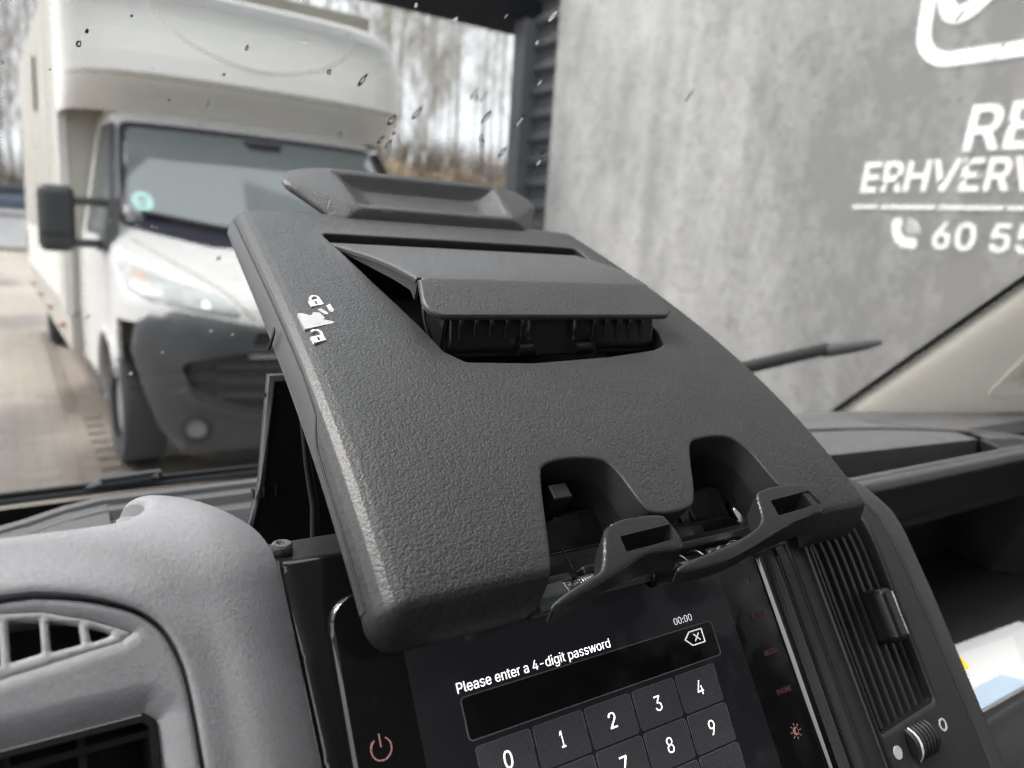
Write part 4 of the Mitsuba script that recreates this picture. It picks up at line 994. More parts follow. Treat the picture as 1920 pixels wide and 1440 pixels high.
# storage box behind the raised holder
obj('dashboard__storage_box__floor', wbox(0.078, 0.42, 0.265, 0.425, -0.205, -0.200), 'black_satin')
_bk_ = Polygon([(0.1215, -0.087), (0.40, -0.087), (0.40, -0.20), (0.103, -0.20), (0.1095, -0.178), (0.1165, -0.150)])
def _up(y, t):
    return lambda v: W(np.stack([v[:, 0], y - v[:, 2], v[:, 1]], 1))
obj('dashboard__storage_box__wall', plate(_bk_, 0, 0.004, None, _up(0.434, 0)), 'black_satin')
_lip_ = _bk_.difference(Polygon([(0.1245, -0.0905), (0.41, -0.0905), (0.41, -0.21), (0.1020, -0.21), (0.1122, -0.178), (0.1193, -0.150)]))
obj('dashboard__storage_box__rim', plate(_lip_, 0.004, 0.007, 0.01, _up(0.434, 0), bevel(_lip_, 0.0015, 0.001)), 'post_grey', 40)
for p, q in (((0.1200, 0.432, -0.0985), (0.1265, 0.430, -0.0985)), ((0.127, 0.431, -0.098), (0.131, 0.431, -0.098))):
    obj('dashboard__storage_box__clip', wmesh(tube([p, q], 0.0018, 6)), 'black_satin', True)
obj('dashboard__storage_box__strut', wmesh(tube([[0.1265, 0.385, -0.100], [0.1300, 0.385, -0.128], [0.1330, 0.382, -0.150], [0.1320, 0.378, -0.172], [0.128, 0.375, -0.198]], [0.0018, 0.0022, 0.0025, 0.0025, 0.0022], 8)), 'black_satin', True)
for xx in (0.112, 0.118, 0.125):
    obj('dashboard__storage_box__rib', wbox(xx, xx + 0.0008, 0.425, 0.43, -0.158, -0.152), 'black_matt')
_st_ = trimesh.creation.revolve(np.array([(0.0012, 0.0), (0.0062, 0.0), (0.0068, 0.0015), (0.0066, 0.0050), (0.0055, 0.0068), (0.0036, 0.0072), (0.0022, 0.0060), (0.0012, 0.0035)]), sections=32)
_st_.apply_scale(0.62); _st_.apply_translation([0.0830, 0.2745, -0.1250])
obj('dashboard__rubber_stop', wmesh(_st_), 'dash_grey', 40)
obj('dashboard__bin_ledge', wbox(0.0765, 0.36, 0.262, 0.286, -0.130, -0.1250, r=0.0015), 'black_satin', 30)

# right pod: black vent panel inside a grey hood
RB = bend(-0.030, 0.030, 12.0)
_pr = Polygon([(0.312, -0.17), (0.4452, -0.17), (0.4447, -0.118), (0.4440, -0.060), (0.4405, -0.010), (0.430, 0.015), (0.41, 0.035), (0.36, 0.045), (0.312, 0.045)])
_pi = Polygon([(0.318, -0.18), (0.4225, -0.18), (0.4220, -0.13), (0.4200, -0.08), (0.4150, -0.015), (0.4050, 0.010), (0.38, 0.022), (0.318, 0.022)])
_dr2 = dist_to(LineString(list(_pr.exterior.coords)[1:7])); _di2 = dist_to(_pi.boundary)
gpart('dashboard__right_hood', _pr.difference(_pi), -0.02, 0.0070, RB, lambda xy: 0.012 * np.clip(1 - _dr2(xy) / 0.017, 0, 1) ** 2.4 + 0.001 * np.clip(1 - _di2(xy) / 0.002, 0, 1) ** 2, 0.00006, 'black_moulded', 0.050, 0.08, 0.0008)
_vo = rnd([(0.3475, -0.113), (0.3985, -0.110), (0.4015, -0.004), (0.3475, -0.002)], 0.003)
_wh = rnd([(0.3630, -0.1290), (0.3865, -0.1290), (0.3865, -0.1172), (0.3630, -0.1172)], 0.0025)
_vp = _pi.buffer(-0.0008).difference(_vo).difference(_wh)
_dvo = dist_to(_vo.boundary)


def vp_drop(xy):
    x = xy[:, 0]
    ridge = np.clip((0.3475 - x) / 0.008, 0, 1)                  # steps of the panel to the left of the vent
    return 0.0035 * np.clip((0.3300 - x) / 0.004, 0, 1) + 0.0015 * ridge + 0.0012 * np.clip(1 - _dvo(xy) / 0.0018, 0, 1) ** 2


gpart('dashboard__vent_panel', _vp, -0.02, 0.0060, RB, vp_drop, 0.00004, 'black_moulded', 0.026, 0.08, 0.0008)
obj('dashboard__centre_vent__duct', plate(_vo.buffer(0.002), -0.036, -0.034, 0.02, RB), 'black_matt')
obj('dashboard__centre_vent__frame', plate(_vo.buffer(0.0012).difference(_vo.buffer(-0.0008)), -0.034, 0.0046, 0.01, RB), 'black_matt', 40)
for k in range(7):
    xx = 0.3525 + k * 0.0069
    obj('dashboard__centre_vent__slat', plate(sbox(xx, -0.1115, xx + 0.0024, -0.004), -0.016, 0.0026 - 0.0002 * k, 0.006, RB), 'vent_black', 30)
obj('dashboard__centre_vent__cross_strip', plate(sbox(0.349, -0.1115, 0.399, -0.1075), -0.012, -0.001, 0.01, RB), 'vent_black', 30)
_kn = rnd([(0.3775, -0.0765), (0.3890, -0.0765), (0.3890, -0.0485), (0.3775, -0.0485)], 0.0035)
obj('dashboard__centre_vent__knob', plate(_kn, -0.004, 0.0135, 0.0010, RB, bevel(_kn, 0.0035, 0.0045)), 'black_satin', 50)
obj('dashboard__centre_vent__knob__insert', plate(sbox(0.3868, -0.0735, 0.3890, -0.0520).buffer(0.0004), 0.0085, 0.0128, 0.003, RB, bevel(sbox(0.3868, -0.0735, 0.3890, -0.0520).buffer(0.0004), 0.001, 0.0006)), 'paper_grey', 40)
# thumb wheel with its marks
_wm = man(m3.Manifold.cylinder(0.0205, 0.0088, 0.0088, 36))
_wm.apply_transform(trimesh.transformations.rotation_matrix(np.pi / 2, [0, 1, 0]))
_wv_ = np.array(_wm.vertices); _wm.vertices = np.stack([0.3645 + _wv_[:, 0], -0.1231 + _wv_[:, 1], 0.0010 + _wv_[:, 2]], 1)
obj('dashboard__thumbwheel', apply(_wm, RB), 'black_satin', 30)
for k in range(7):
    xx = 0.3655 + k * 0.0029
    rib = tube([[xx, -0.1231 + 0.0090 * math.sin(a), 0.0010 + 0.0090 * math.cos(a)] for a in np.linspace(-1.3, 1.3, 9)], 0.0008, 6)
    obj('dashboard__thumbwheel__rib', apply(rib, RB), 'symbol_white' if k == 1 else 'vent_black', True)
obj('dashboard__vent_mark', plate(Point(0.3965, -0.1213).buffer(0.0032).difference(Point(0.3965, -0.1213).buffer(0.0021)), 0.0058, 0.0063, None, RB), 'symbol_white', label='white ring mark at the open end of the thumbwheel')
obj('dashboard__vent_mark', plate(Point(0.3540, -0.1226).buffer(0.0031), 0.0043, 0.0064, None, RB), 'symbol_white', label='white dot mark at the closed end of the thumbwheel')
# glossy rounded strips between the screen and the vent
def strip(key, x, r, hh, mat, s0=-0.165, s1=0.012, bow=0.0):
    sv = np.linspace(s0, s1, 30)
    obj(key, apply(tube(np.stack([x + bow * np.sin(np.pi * (sv - s0) / (s1 - s0)) - 0.0 * sv, sv, np.full(30, hh) - 0.0007 * np.clip((sv + 0.02) / 0.01, 0, 4) ** 2], 1), r, 16), SP), mat, True)


strip('dashboard__gloss_strip', 0.3135, 0.0058, -0.0010, 'gloss_trim')
strip('dashboard__edge_strip', 0.3240, 0.0030, -0.0012, 'piano_black')
strip('dashboard__ridge_strip', 0.3325, 0.0020, 0.0030, 'vent_black')
strip('dashboard__ridge_strip', 0.3445, 0.0026, 0.0045, 'black_satin')

# papers lying on the shelf
_pp = np.array([[0.60, 0.232], [0.655, 0.30], [0.80, 0.315], [0.80, 0.222]])
def flat(pts, z0, z1):
    return wmesh(man(extrude(Polygon(pts), z0, z1)))
obj('document_sleeve', flat([(0.590, 0.2405), (0.660, 0.310), (0.82, 0.302), (0.84, 0.2405)], -0.3415, -0.3405), 'paper_grey', label='clear document sleeve lying on the open shelf right of the vent', cat='document')
obj('paper_sheet', flat([(0.600, 0.2412), (0.668, 0.298), (0.78, 0.290), (0.70, 0.2412)], -0.3402, -0.3394), 'paper', label='white printed sheet inside the clear sleeve on the shelf', cat='paper')
obj('leaflet', flat([(0.590, 0.2415), (0.634, 0.260), (0.690, 0.2600), (0.705, 0.2415)], -0.3391, -0.3385), 'paper_blue', label='blue printed leaflet on top of the white sheet on the shelf', cat='leaflet')
obj('yellow_note', flat([(0.668, 0.2935), (0.652, 0.280), (0.678, 0.279), (0.690, 0.292)], -0.3391, -0.3387), 'yellow_card', label='small yellow note on the white sheet beside the vent', cat='note')

# ------------------------------------------------------------------ touch screen radio
tag('touch_screen_radio', 'black touch screen radio asking for a four digit password', 'radio')
_un = rnd([(0.0900, -0.17), (0.3090, -0.17), (0.3090, 0.006), (0.0900, 0.006)], 0.011)
obj('touch_screen_radio__housing', plate(_un, -0.006, 0.0015, 0.003, SP, bevel(_un, 0.0014, 0.0014)), 'piano_black', 50)
_face = _un.buffer(-0.0012).difference(Point(0.1006, -0.0315).buffer(0.0018)).difference(Point(0.2980, -0.0270).buffer(0.0014))
obj('touch_screen_radio__glass', plate(_face, 0.0003, 0.0019, 0.03, SP), 'screen_glass', 30)
for x, s, r in ((0.1006, -0.0315, 0.0018), (0.2980, -0.0270, 0.0014)):
    obj('touch_screen_radio__pin_hole', plate(Point(x, s).buffer(r), 0.0001, 0.0006, None, SP), 'black_matt')
_act = sbox(0.1148, -0.168, 0.2795, 0.004)
obj('touch_screen_radio__display', plate(_act, 0.0017, 0.0021, None, SP), 'display', emit=(0.0004, 0.0004, 0.0005))
_fld = sbox(0.1327, -0.0545, 0.2652, -0.0392).buffer(-0.0018).buffer(0.0018)
obj('touch_screen_radio__entry_field', plate(_fld, 0.0020, 0.0022, None, SP), 'screen_glass')
obj('touch_screen_radio__entry_field__outline', plate(_fld.buffer(0.0002).difference(_fld.buffer(-0.0003)), 0.0021, 0.0024, None, SP), 'ui_line')


def sp_text(text, h_, wid, x, s, bold=False, depth=0.0002):
    m = lettering(text, h_, depth, bold)
    m.vertices[:, 0] -= m.vertices[:, 0].min()
    m.vertices[:, 0] *= wid / width(m)
    v = np.array(m.vertices)
    return tm(SP(np.stack([x + v[:, 0], s + v[:, 1], 0.0024 + v[:, 2]], 1)), m.faces)


BRIGHT = (0.10, 0.10, 0.102)
obj('touch_screen_radio__prompt_text', sp_text('Please enter a 4-digit password', 0.0037, 0.0735, 0.1321, -0.0376), 'ui_white', emit=BRIGHT, kind='stuff')
obj('touch_screen_radio__clock_text', sp_text('00:00', 0.0030, 0.0112, 0.2432, -0.0368), 'ui_white', emit=(0.03, 0.03, 0.032), kind='stuff')
_bs = Polygon([(0.2468, -0.0440), (0.2502, -0.0414), (0.2578, -0.0414), (0.2578, -0.0470), (0.2502, -0.0470)])
_bs = _bs.buffer(0.0004).difference(_bs.buffer(-0.0002)).union(LineString([(0.2525, -0.0428), (0.2555, -0.0456)]).buffer(0.00028)).union(LineString([(0.2525, -0.0456), (0.2555, -0.0428)]).buffer(0.00028))
obj('touch_screen_radio__erase_symbol', plate(_bs, 0.0022, 0.0025, None, SP), 'ui_white', emit=(0.03, 0.03, 0.032), kind='stuff')
for k in range(15):
    cx, cs = 0.1463 + 0.02505 * (k % 5), -0.0646 - 0.0166 * (k // 5)
    kp = sbox(cx - 0.0120, cs - 0.0079, cx + 0.0120, cs + 0.0079).buffer(-0.0015).buffer(0.0015)
    key = obj('touch_screen_radio__key_button', plate(kp, 0.0020, 0.0023, None, SP), 'key_face')
    obj(key + '__edge', plate(kp.difference(kp.buffer(-0.00025)).intersection(sbox(0, cs + 0.001, 1, 1)), 0.0022, 0.00245, None, SP), 'ui_line')
    if k < 10:
        obj(key + '__digit', sp_text(str(k), 0.0060, {1: 0.0018}.get(k, 0.0037), cx - {1: 0.0011}.get(k, 0.0018), cs - 0.0028), 'ui_white', emit=BRIGHT if k % 5 < 3 else (0.07, 0.07, 0.072))
for text, s, wid in (('RADIO', -0.0446, 0.0088), ('MEDIA', -0.0616, 0.0092), ('PHONE', -0.0794, 0.0100)):
    obj('touch_screen_radio__button_print', sp_text(text, 0.0023, wid, 0.2963 - wid / 2, s, True), 'print_red', kind='stuff')
_sun = Point(0.2955, -0.0962).buffer(0.0018).difference(Point(0.2962, -0.0962).buffer(0.0010)).union(unary_union([LineString([(0.2955 + 0.0025 * math.cos(a), -0.0962 + 0.0025 * math.sin(a)), (0.2955 + 0.0034 * math.cos(a), -0.0962 + 0.0034 * math.sin(a))]).buffer(0.00022) for a in np.arange(8) * np.pi / 4]))
obj('touch_screen_radio__button_print', plate(_sun, 0.0019, 0.0021, None, SP), 'print_pink', kind='stuff', label='pink day and night brightness symbol')
_a = np.linspace(np.radians(125), np.radians(415), 30)
_pw = LineString([(0.0999 + 0.0037 * math.cos(a), -0.0473 + 0.0037 * math.sin(a)) for a in _a]).buffer(0.00022).union(LineString([(0.0999, -0.0466), (0.0999, -0.0426)]).buffer(0.00022))
obj('touch_screen_radio__button_print', plate(_pw, 0.0019, 0.0021, None, SP), 'print_pink', kind='stuff', label='pink power symbol on the left of the screen')

# ------------------------------------------------------------------ document holder with clip (local frame: u right, v up the plate, w out of it)
HK = 'document_holder'
tag(HK, 'black grained document holder tilted up over the radio, its clip open above two hooks', 'document holder')
HX0, HY0, HZ0, HA0, HA1, HA2, HL, HT1, HT2 = 0.0953, 0.2144, -0.1375, 0.728, 0.3481, -0.4288, 0.2984, 0.0064, 0.0081
_hv = np.linspace(-0.15, 0.45, 1201); _hs = np.clip(_hv / HL, -0.15, 1.15)
_ha = HA0 + (HA1 - HA0) * _hs + HA2 * _hs * (1 - _hs)
_hy = np.concatenate([[0], np.cumsum(np.cos((_ha[1:] + _ha[:-1]) / 2) * np.diff(_hv))]); _hz = np.concatenate([[0], np.cumsum(np.sin((_ha[1:] + _ha[:-1]) / 2) * np.diff(_hv))])
_hy += HY0 - np.interp(0, _hv, _hy); _hz += HZ0 - np.interp(0, _hv, _hz)


def LW(v):
    v = np.asarray(v, float)
    a = np.interp(v[:, 1], _hv, _ha)
    return W(np.stack([HX0 + 0.14 + v[:, 0], np.interp(v[:, 1], _hv, _hy) - v[:, 2] * np.sin(a), np.interp(v[:, 1], _hv, _hz) + v[:, 2] * np.cos(a)], 1))


def half(v):
    s = v / HL
    return 0.14 - (HT1 * s + HT2 * s * s)


def hpart(name, mesh, bsdf, smooth=False, label=None, world=False):
    return obj(f'{HK}__{name}', mesh if world else apply(mesh, LW), bsdf, smooth, label)


_vv = np.linspace(0, HL, 24)
_out = Polygon([(-half(v), v) for v in _vv] + [(half(v), v) for v in _vv[::-1]])
_out = _out.buffer(-0.012, quad_segs=12).buffer(0.012, quad_segs=12)
_cut = Polygon([(-0.086, -0.04)] + chaikin([(-0.0756, -0.0044), (-0.0715, 0.004), (-0.0541, 0.0513), (-0.0482, 0.0547), (-0.0363, 0.0557), (-0.0198, 0.0535), (-0.0146, 0.0472), (-0.0125, 0.0261), (-0.0060, 0.0218), (0.0120, 0.0222), (0.0189, 0.0262), (0.0357, 0.0547), (0.0436, 0.0578), (0.0660, 0.0573), (0.0728, 0.0468), (0.0742, 0.0310), (0.0765, 0.0215), (0.0900, 0.0190), (0.0925, -0.0044)], 3, False) + [(0.093, -0.04)])
_pocket = Polygon([(-0.0836, 0.2556), (-0.0756, 0.1914), (-0.0665, 0.140), (-0.0645, 0.1275), (-0.0567, 0.1192), (-0.02, 0.1165), (0.030, 0.1190), (0.066, 0.1235), (0.0765, 0.1275), (0.0815, 0.138), (0.0925, 0.19), (0.1017, 0.2556)])
_pocket = _pocket.buffer(-0.004, quad_segs=10).buffer(0.004, quad_segs=10)
_prof_d = np.array([0, 0.0008, 0.0020, 0.0045, 0.0074, 0.0110, 0.0170]); _prof_w = np.array([-0.001, 0.0020, 0.0046, 0.0079, 0.0098, 0.0106, 0.0109])
_do = dist_to(_out.boundary); _dc = dist_to(_cut.union(_pocket).boundary)
HTOP = 0.0131


def cover_drop(xy):
    c = np.clip(1 - _dc(xy) / 0.0016, 0, 1)
    du = half(xy[:, 1]) - np.abs(xy[:, 0])
    crown = 0.0022 * (1 - np.clip(1 - du / 0.060, 0, 1) ** 2)      # the plate is gently domed from side to side
    front = 0.0065 * np.clip(1 - xy[:, 1] / 0.010, 0, 1) ** 1.4         # the lower edge rolls over deeper
    return front + (HTOP - np.interp(_do(xy), _prof_d, _prof_w) - crown) + 0.0007 * (1 - np.sqrt(np.clip(1 - c * c, 0, 1)))


_notch = Point(-0.1342, 0.157).buffer(0.0018).union(sbox(-0.15, 0.1555, -0.1342, 0.1585))
_covpoly = _out.difference(_cut).difference(_pocket)
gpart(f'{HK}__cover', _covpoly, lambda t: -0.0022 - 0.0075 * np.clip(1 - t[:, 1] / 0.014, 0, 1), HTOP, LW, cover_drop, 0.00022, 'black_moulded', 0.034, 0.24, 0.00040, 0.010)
# rear shell round the sides, its edge a visible seam
for sx in (-1, 1):
    vv = np.linspace(0.013, HL - 0.012, 90)
    seam = np.interp(vv, [0, 0.070, 0.084, 0.098, 0.12, HL], [0.0008, 0.0010, 0.0018, 0.0062, 0.0068, 0.0055])
    rows_ = []
    for k in range(8):
        w_ = -0.0026 + (seam + 0.0026) * k / 7
        d_ = np.interp(w_, _prof_w, _prof_d)
        rows_.append(np.stack([sx * (half(vv) - np.where(w_ > -0.001, d_, 0) + 0.0005), vv, w_], 1))
    inner = rows_[-1].copy(); inner[:, 0] -= sx * 0.0012; inner[:, 2] -= 0.0004
    hpart('rear_shell', grid(np.stack(rows_ + [inner])), 'black_grain', 60)
    hpart('rear_shell__seam', tube(rows_[-1] + np.array([-sx * 0.0003, 0, 0.0003]), 0.00035, 5), 'black_matt')
    if sx < 0:
        hpart('rear_shell__notch', tube([[-0.1348, 0.1600, 0.0055], [-0.1352, 0.1575, 0.0050], [-0.1362, 0.1558, 0.0020], [-0.1372, 0.1552, -0.0030]], 0.0007, 6), 'black_matt', True)
_back = _out.buffer(-0.004).difference(_cut.buffer(0.004)).difference(_pocket.buffer(0.004))
hpart('back_plate', plate(_back, -0.0030, -0.0024, 0.02, lambda v: v), 'black_satin', 40)
# walls and floors of the clip well and of the hook openings
_ringp = _pocket.buffer(0.0028).difference(_pocket.buffer(0.0006))
hpart('clip_well', plate(_ringp, -0.030, 0.0085, 0.01, lambda v: v), 'black_matt', 40)
hpart('clip_well__floor', plate(_pocket.buffer(0.002), -0.031, -0.029, 0.03, lambda v: v), 'black_matt')
_op = _cut.intersection(sbox(-0.2, -0.010, 0.2, 0.2))
_ringc = _op.buffer(0.0026).difference(_op.buffer(0.0005)).intersection(sbox(-0.2, 0.024, 0.2, 0.2).union(sbox(-0.2, 0.010, 0.0, 0.2)))
hpart('hook_recess', plate(_ringc, -0.030, 0.0080, 0.003, lambda v: v), 'vent_black', 40)
hpart('hook_recess__floor', plate(sbox(-0.09, -0.006, 0.09, 0.064), -0.034, -0.031, 0.03, lambda v: v), 'black_matt')
hpart('hook_recess__ledge', bx(-0.0775, 0.080, 0.0300, 0.0420, -0.031, -0.022, 0.0012), 'black_matt', 30)
hpart('hook_recess__panel', man(m3.Manifold.batch_hull([m3.Manifold.sphere(0.0008, 8).translate(p) for p in ((-0.078, 0.0295, -0.023), (0.080, 0.0295, -0.023), (-0.078, 0.0125, -0.010), (0.080, 0.0125, -0.010), (-0.078, 0.0125, -0.016), (0.080, 0.0125, -0.016))])), 'black_satin', 30)
hpart('hook_recess__lug', bx(-0.0455, -0.0355, 0.0425, 0.0505, -0.012, 0.0030, 0.001), 'vent_black', 30)
for x in (-0.0560, -0.0490, 0.035, 0.043):
    hpart('hook_recess__rib', bx(x, x + 0.001, 0.030, 0.042, -0.022, -0.0165), 'vent_black')
hpart('hook_recess__hinge_cover', bx(-0.0755, -0.0490, 0.0090, 0.0135, -0.0100, -0.0045, 0.0012), 'black_satin', 30)
hpart('hook_recess__hinge_cover', bx(-0.0430, -0.0150, 0.0100, 0.0145, -0.0100, -0.0045, 0.0012), 'black_satin', 30)
hpart('hook_recess__hinge_cover', bx(-0.0100, 0.0760, 0.0110, 0.0155, -0.0100, -0.0045, 0.0012), 'black_satin', 30)
hpart('hook_recess__wire', tube([[-0.0500, 0.0225, -0.002], [-0.0492, 0.0180, -0.003], [-0.0485, 0.0130, -0.003], [-0.0470, 0.0118, -0.004], [-0.0445, 0.0125, -0.003]], 0.0005, 6), 'black_satin', True)
hpart('hinge_rod', tube([[-0.0740, 0.0035, -0.0065], [0.0780, 0.0050, -0.0065]], 0.0025, 16), 'steel', True)
for x0, x1, mat in ((-0.0745, -0.0560, 'vent_black'), (-0.0100, 0.0060, 'black_satin')):
    hpart('hinge_rod__sleeve', tube([[x0, 0.0036, -0.0065], [x1, 0.0038, -0.0065]], 0.0048, 20), mat, True)
_th = np.linspace(0, 2 * np.pi * 6, 120)
for x0 in (-0.0470, 0.0545):
    hpart('coil_spring', tube(np.stack([x0 + 0.0085 * _th / _th[-1], 0.0060 + 0.0042 * np.cos(_th), -0.0065 + 0.0042 * np.sin(_th)], 1), 0.00055, 6), 'steel', True)
for x0 in (0.0060, 0.0170, 0.0440):
    a = np.linspace(2.6, 0.4, 14)
    hpart('spring_wire', tube(np.stack([x0 + 0.0035 * np.linspace(0, 1, 14) ** 2 + 0 * a, 0.0038 + 0.0062 * np.sin(a - 0.9) - 0.0005 * np.linspace(0, 1, 14) ** 2, -0.0060 + 0.0062 * np.cos(a - 0.9)], 1), 0.00055, 6), 'steel', True)
hpart('bracket', plate(Polygon([(-0.0740, 0.0085), (-0.0575, 0.0090), (-0.0560, 0.0005), (-0.0715, -0.0015)]), 0.0, 0.0010, 0.002, lambda v: np.stack([v[:, 0], v[:, 1], v[:, 2] - 0.0015 - 30 * (v[:, 1] - 0.003) ** 2], 1)), 'foil', 40)
hpart('bracket__bead', tube([[-0.0572, 0.0080, -0.0015], [-0.0566, 0.0030, -0.0003], [-0.0558, 0.0006, -0.0010]], 0.0005, 6), 'steel', True)
for x0, x1, sd in ((-0.0560, -0.0415, 1), (0.0260, 0.0440, 2)):
    uu, ww = np.meshgrid(np.linspace(x0, x1, 30), np.linspace(0.0010, 0.0090, 24), indexing='ij')
    nz = meshkit.fbm(np.stack([uu * 260, ww * 260, 0 * uu + sd], -1), 3)
    hpart('plastic_film', grid(np.stack([uu, ww, -0.0030 + 0.0040 * (nz - 0.5) - 25 * (ww - 0.003) ** 2], -1)), 'foil', True)
# hooks
h1 = [(-.0392, .0194), (-.0360, .0213), (-.0261, .0233), (-.0067, .0221), (-.0044, .0198), (-.0014, .0050), (-.0190, .0070), (-.0282, .0063), (-.0430, .0024), (-.0530, .0001), (-.0727, -.0041), (-.0776, -.0055), (-.0760, -.0032), (-.0638, .0006), (-.0515, .0034), (-.0473, .0056)]
w1 = [(-.0331, .0157), (-.0042, .0166), (-.0072, .0100), (-.0336, .0091)]
h2 = [(.0553, .0224), (.0593, .0241), (.0695, .0250), (.0903, .0241), (.0930, .0220), (.0966, .0082), (.0805, .0078), (.0604, .0049), (.0361, .0003), (.0142, -.0035), (-.0142, -.0036), (-.0105, -.0006), (.0181, .0021), (.0347, .0048), (.0462, .0078), (.0510, .0118)]
w2 = [(.0616, .0180), (.0912, .0192), (.0944, .0117), (.0608, .0103)]
for hp, wp in ((h1, w1), (h2, w2)):
    P_ = Polygon(chaikin(hp, 2)).buffer(0.0004); Q_ = Polygon(wp).buffer(-0.0006).buffer(0.0006)
    m_ = man((extrude(P_, 0, 0.012) - extrude(Q_, -0.01, 0.02)).refine_to_length(0.0009))
    D_ = dist_to(P_.boundary); v_ = np.array(m_.vertices)
    t_ = np.clip(1 - D_(v_[:, :2]) / 0.0016, 0, 1)
    v_[:, 2] -= np.where(v_[:, 2] > 0.0119, 0.0013 * (1 - np.sqrt(np.clip(1 - t_ * t_, 0, 1))), 0)
    low = np.clip((0.012 - v_[:, 2]) / 0.012, 0, 1)
    deep = np.clip((v_[:, 1] + 0.001) / 0.010, 0, 1); deep = 0.52 + 0.48 * deep * deep * (3 - 2 * deep)   # slim arm, deep head
    v_[:, 1] -= 0.0048 * low * deep * np.clip(1 - D_(v_[:, :2]) / 0.02, 0, 1)
    v_[:, 2] = 0.0141 - (0.012 - v_[:, 2]) * deep
    m_.vertices = v_
    hpart('hook', m_, 'hook_plain', 40)
# raised symbols
def sym(poly, w0=0.0100, w1_=0.0119):
    return plate(poly, w0, w1_, None, lambda v: v)


def key_hole(cx, cy, r):
    return Point(cx, cy + 0.4 * r).buffer(r * 0.75).union(Polygon([(cx - 0.35 * r, cy), (cx + 0.35 * r, cy), (cx + 0.8 * r, cy - 1.9 * r), (cx - 0.8 * r, cy - 1.9 * r)]))


SW0, SW1 = 0.0098, 0.0127
_lock = Polygon([(-.1162, .1723), (-.1096, .1752), (-.1094, .1696), (-.1163, .1672)])
_shk = LineString([(-.1148, .1728), (-.1142, .1757), (-.1125, .1775), (-.1108, .1774), (-.1100, .1758), (-.1104, .1748)]).buffer(0.00062)
hpart('lock_symbol', sym(_lock.difference(key_hole(-.1128, .1712, 0.0010)).union(_shk), SW0, SW1), 'symbol_white', label='raised silver closed padlock symbol')
_ulk = Polygon([(-.1245, .1416), (-.1181, .1437), (-.1180, .1391), (-.1241, .1371)])
_shk = LineString([(-.1186, .1436), (-.1184, .1455), (-.1194, .1470), (-.1212, .1471), (-.1224, .1463)]).buffer(0.00058)
hpart('unlock_symbol', sym(_ulk.difference(key_hole(-.1211, .1405, 0.0009)).union(_shk), SW0, SW1), 'symbol_white', label='raised silver open padlock symbol')
hpart('page_symbol', sym(Polygon([(-.1245, .1613), (-.1224, .1616), (-.1186, .1596), (-.1168, .1625), (-.1138, .1620), (-.1127, .1575), (-.1142, .1562), (-.1094, .1543), (-.1105, .1528), (-.1249, .1482)]), 0.0088, 0.0125), 'symbol_silver', label='raised silver page shaped symbol between the padlocks')
for pts in ([(-.1140, .1648), (-.1121, .1656), (-.1099, .1616), (-.1107, .1601), (-.1119, .1602)], [(-.1088, .1683), (-.1063, .1700), (-.1062, .1642), (-.1076, .1622), (-.1088, .1630)]):
    hpart('finger_symbol', sym(Polygon(pts), 0.0090, 0.0127), 'symbol_silver')
# the clip: hinged plate, lip, side arms, jaw with rubber pads
_fv = np.array([0.2500, 0.2350, 0.2050, 0.1850, 0.1700, 0.1650, 0.1635, 0.1615, 0.1560, 0.1370, 0.1330]); _fw_ = np.array([0.0098, 0.0140, 0.0224, 0.0272, 0.0300, 0.0308, 0.0309, 0.0307, 0.0298, 0.0264, 0.0257])
_ft = np.concatenate([[0], np.cumsum(np.hypot(np.diff(_fv), np.diff(_fw_)))])
TCR = float(np.interp(-0.1640, -_fv, _ft)); TLIP = float(np.interp(-0.1372, -_fv, _ft))
_fdv = np.gradient(_fv, _ft); _fdw = np.gradient(_fw_, _ft)


def FLAP(v):
    t = v[:, 1]
    dv, dw = np.interp(t, _ft, _fdv), np.interp(t, _ft, _fdw)
    n_ = np.hypot(dv, dw) + 1e-9
    return LW(np.stack([v[:, 0], np.interp(t, _ft, _fv) + v[:, 2] * dw / n_, np.interp(t, _ft, _fw_) - v[:, 2] * dv / n_], 1))


_pl = rnd([(-0.0815, 0.0), (0.0970, 0.0), (0.0838, TCR + 0.002), (-0.0672, TCR + 0.002)], 0.001)
_lp = Polygon([(-0.0665, TCR), (0.0838, TCR), (0.0862, TCR + 0.016), (0.0862, TLIP), (-0.0708, TLIP), (-0.0708, TCR + 0.016)])
_lp = _lp.buffer(-0.0085, quad_segs=10).buffer(0.0085, quad_segs=10).union(Polygon([(-0.0665, TCR), (0.0838, TCR), (0.085, TCR + 0.012), (-0.0695, TCR + 0.012)]))
_fl = _pl.union(_lp).difference(sbox(-0.08, TCR - 0.0004, -0.0648, TCR + 0.0008))
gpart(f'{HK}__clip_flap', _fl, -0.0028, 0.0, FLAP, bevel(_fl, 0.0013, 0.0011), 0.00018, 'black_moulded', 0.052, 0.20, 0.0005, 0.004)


def arm(sx):
    m = man(extrude(Polygon([(0.004, -0.0022), (TCR - 0.001, -0.0022), (TCR - 0.001, -0.0120), (TCR - 0.006, -0.0085), (0.050, -0.0070), (0.010, -0.0032)]), 0, 0.0016, 0.005))
    v = np.array(m.vertices)
    u = np.interp(v[:, 0], [0, TCR], [-0.0803, -0.0660] if sx < 0 else [0.0957, 0.0824])
    return tm(FLAP(np.stack([u + v[:, 2] * (1 if sx < 0 else -1), v[:, 0], v[:, 1]], 1)), m.faces)


for sx in (-1, 1):
    hpart('clip_arm', arm(sx), 'clip_arm_grey', 30, world=True)
JT, JD, JN = np.array([0.1432, 0.0245]), np.array([-0.50, -0.866]), np.array([-0.866, 0.50])


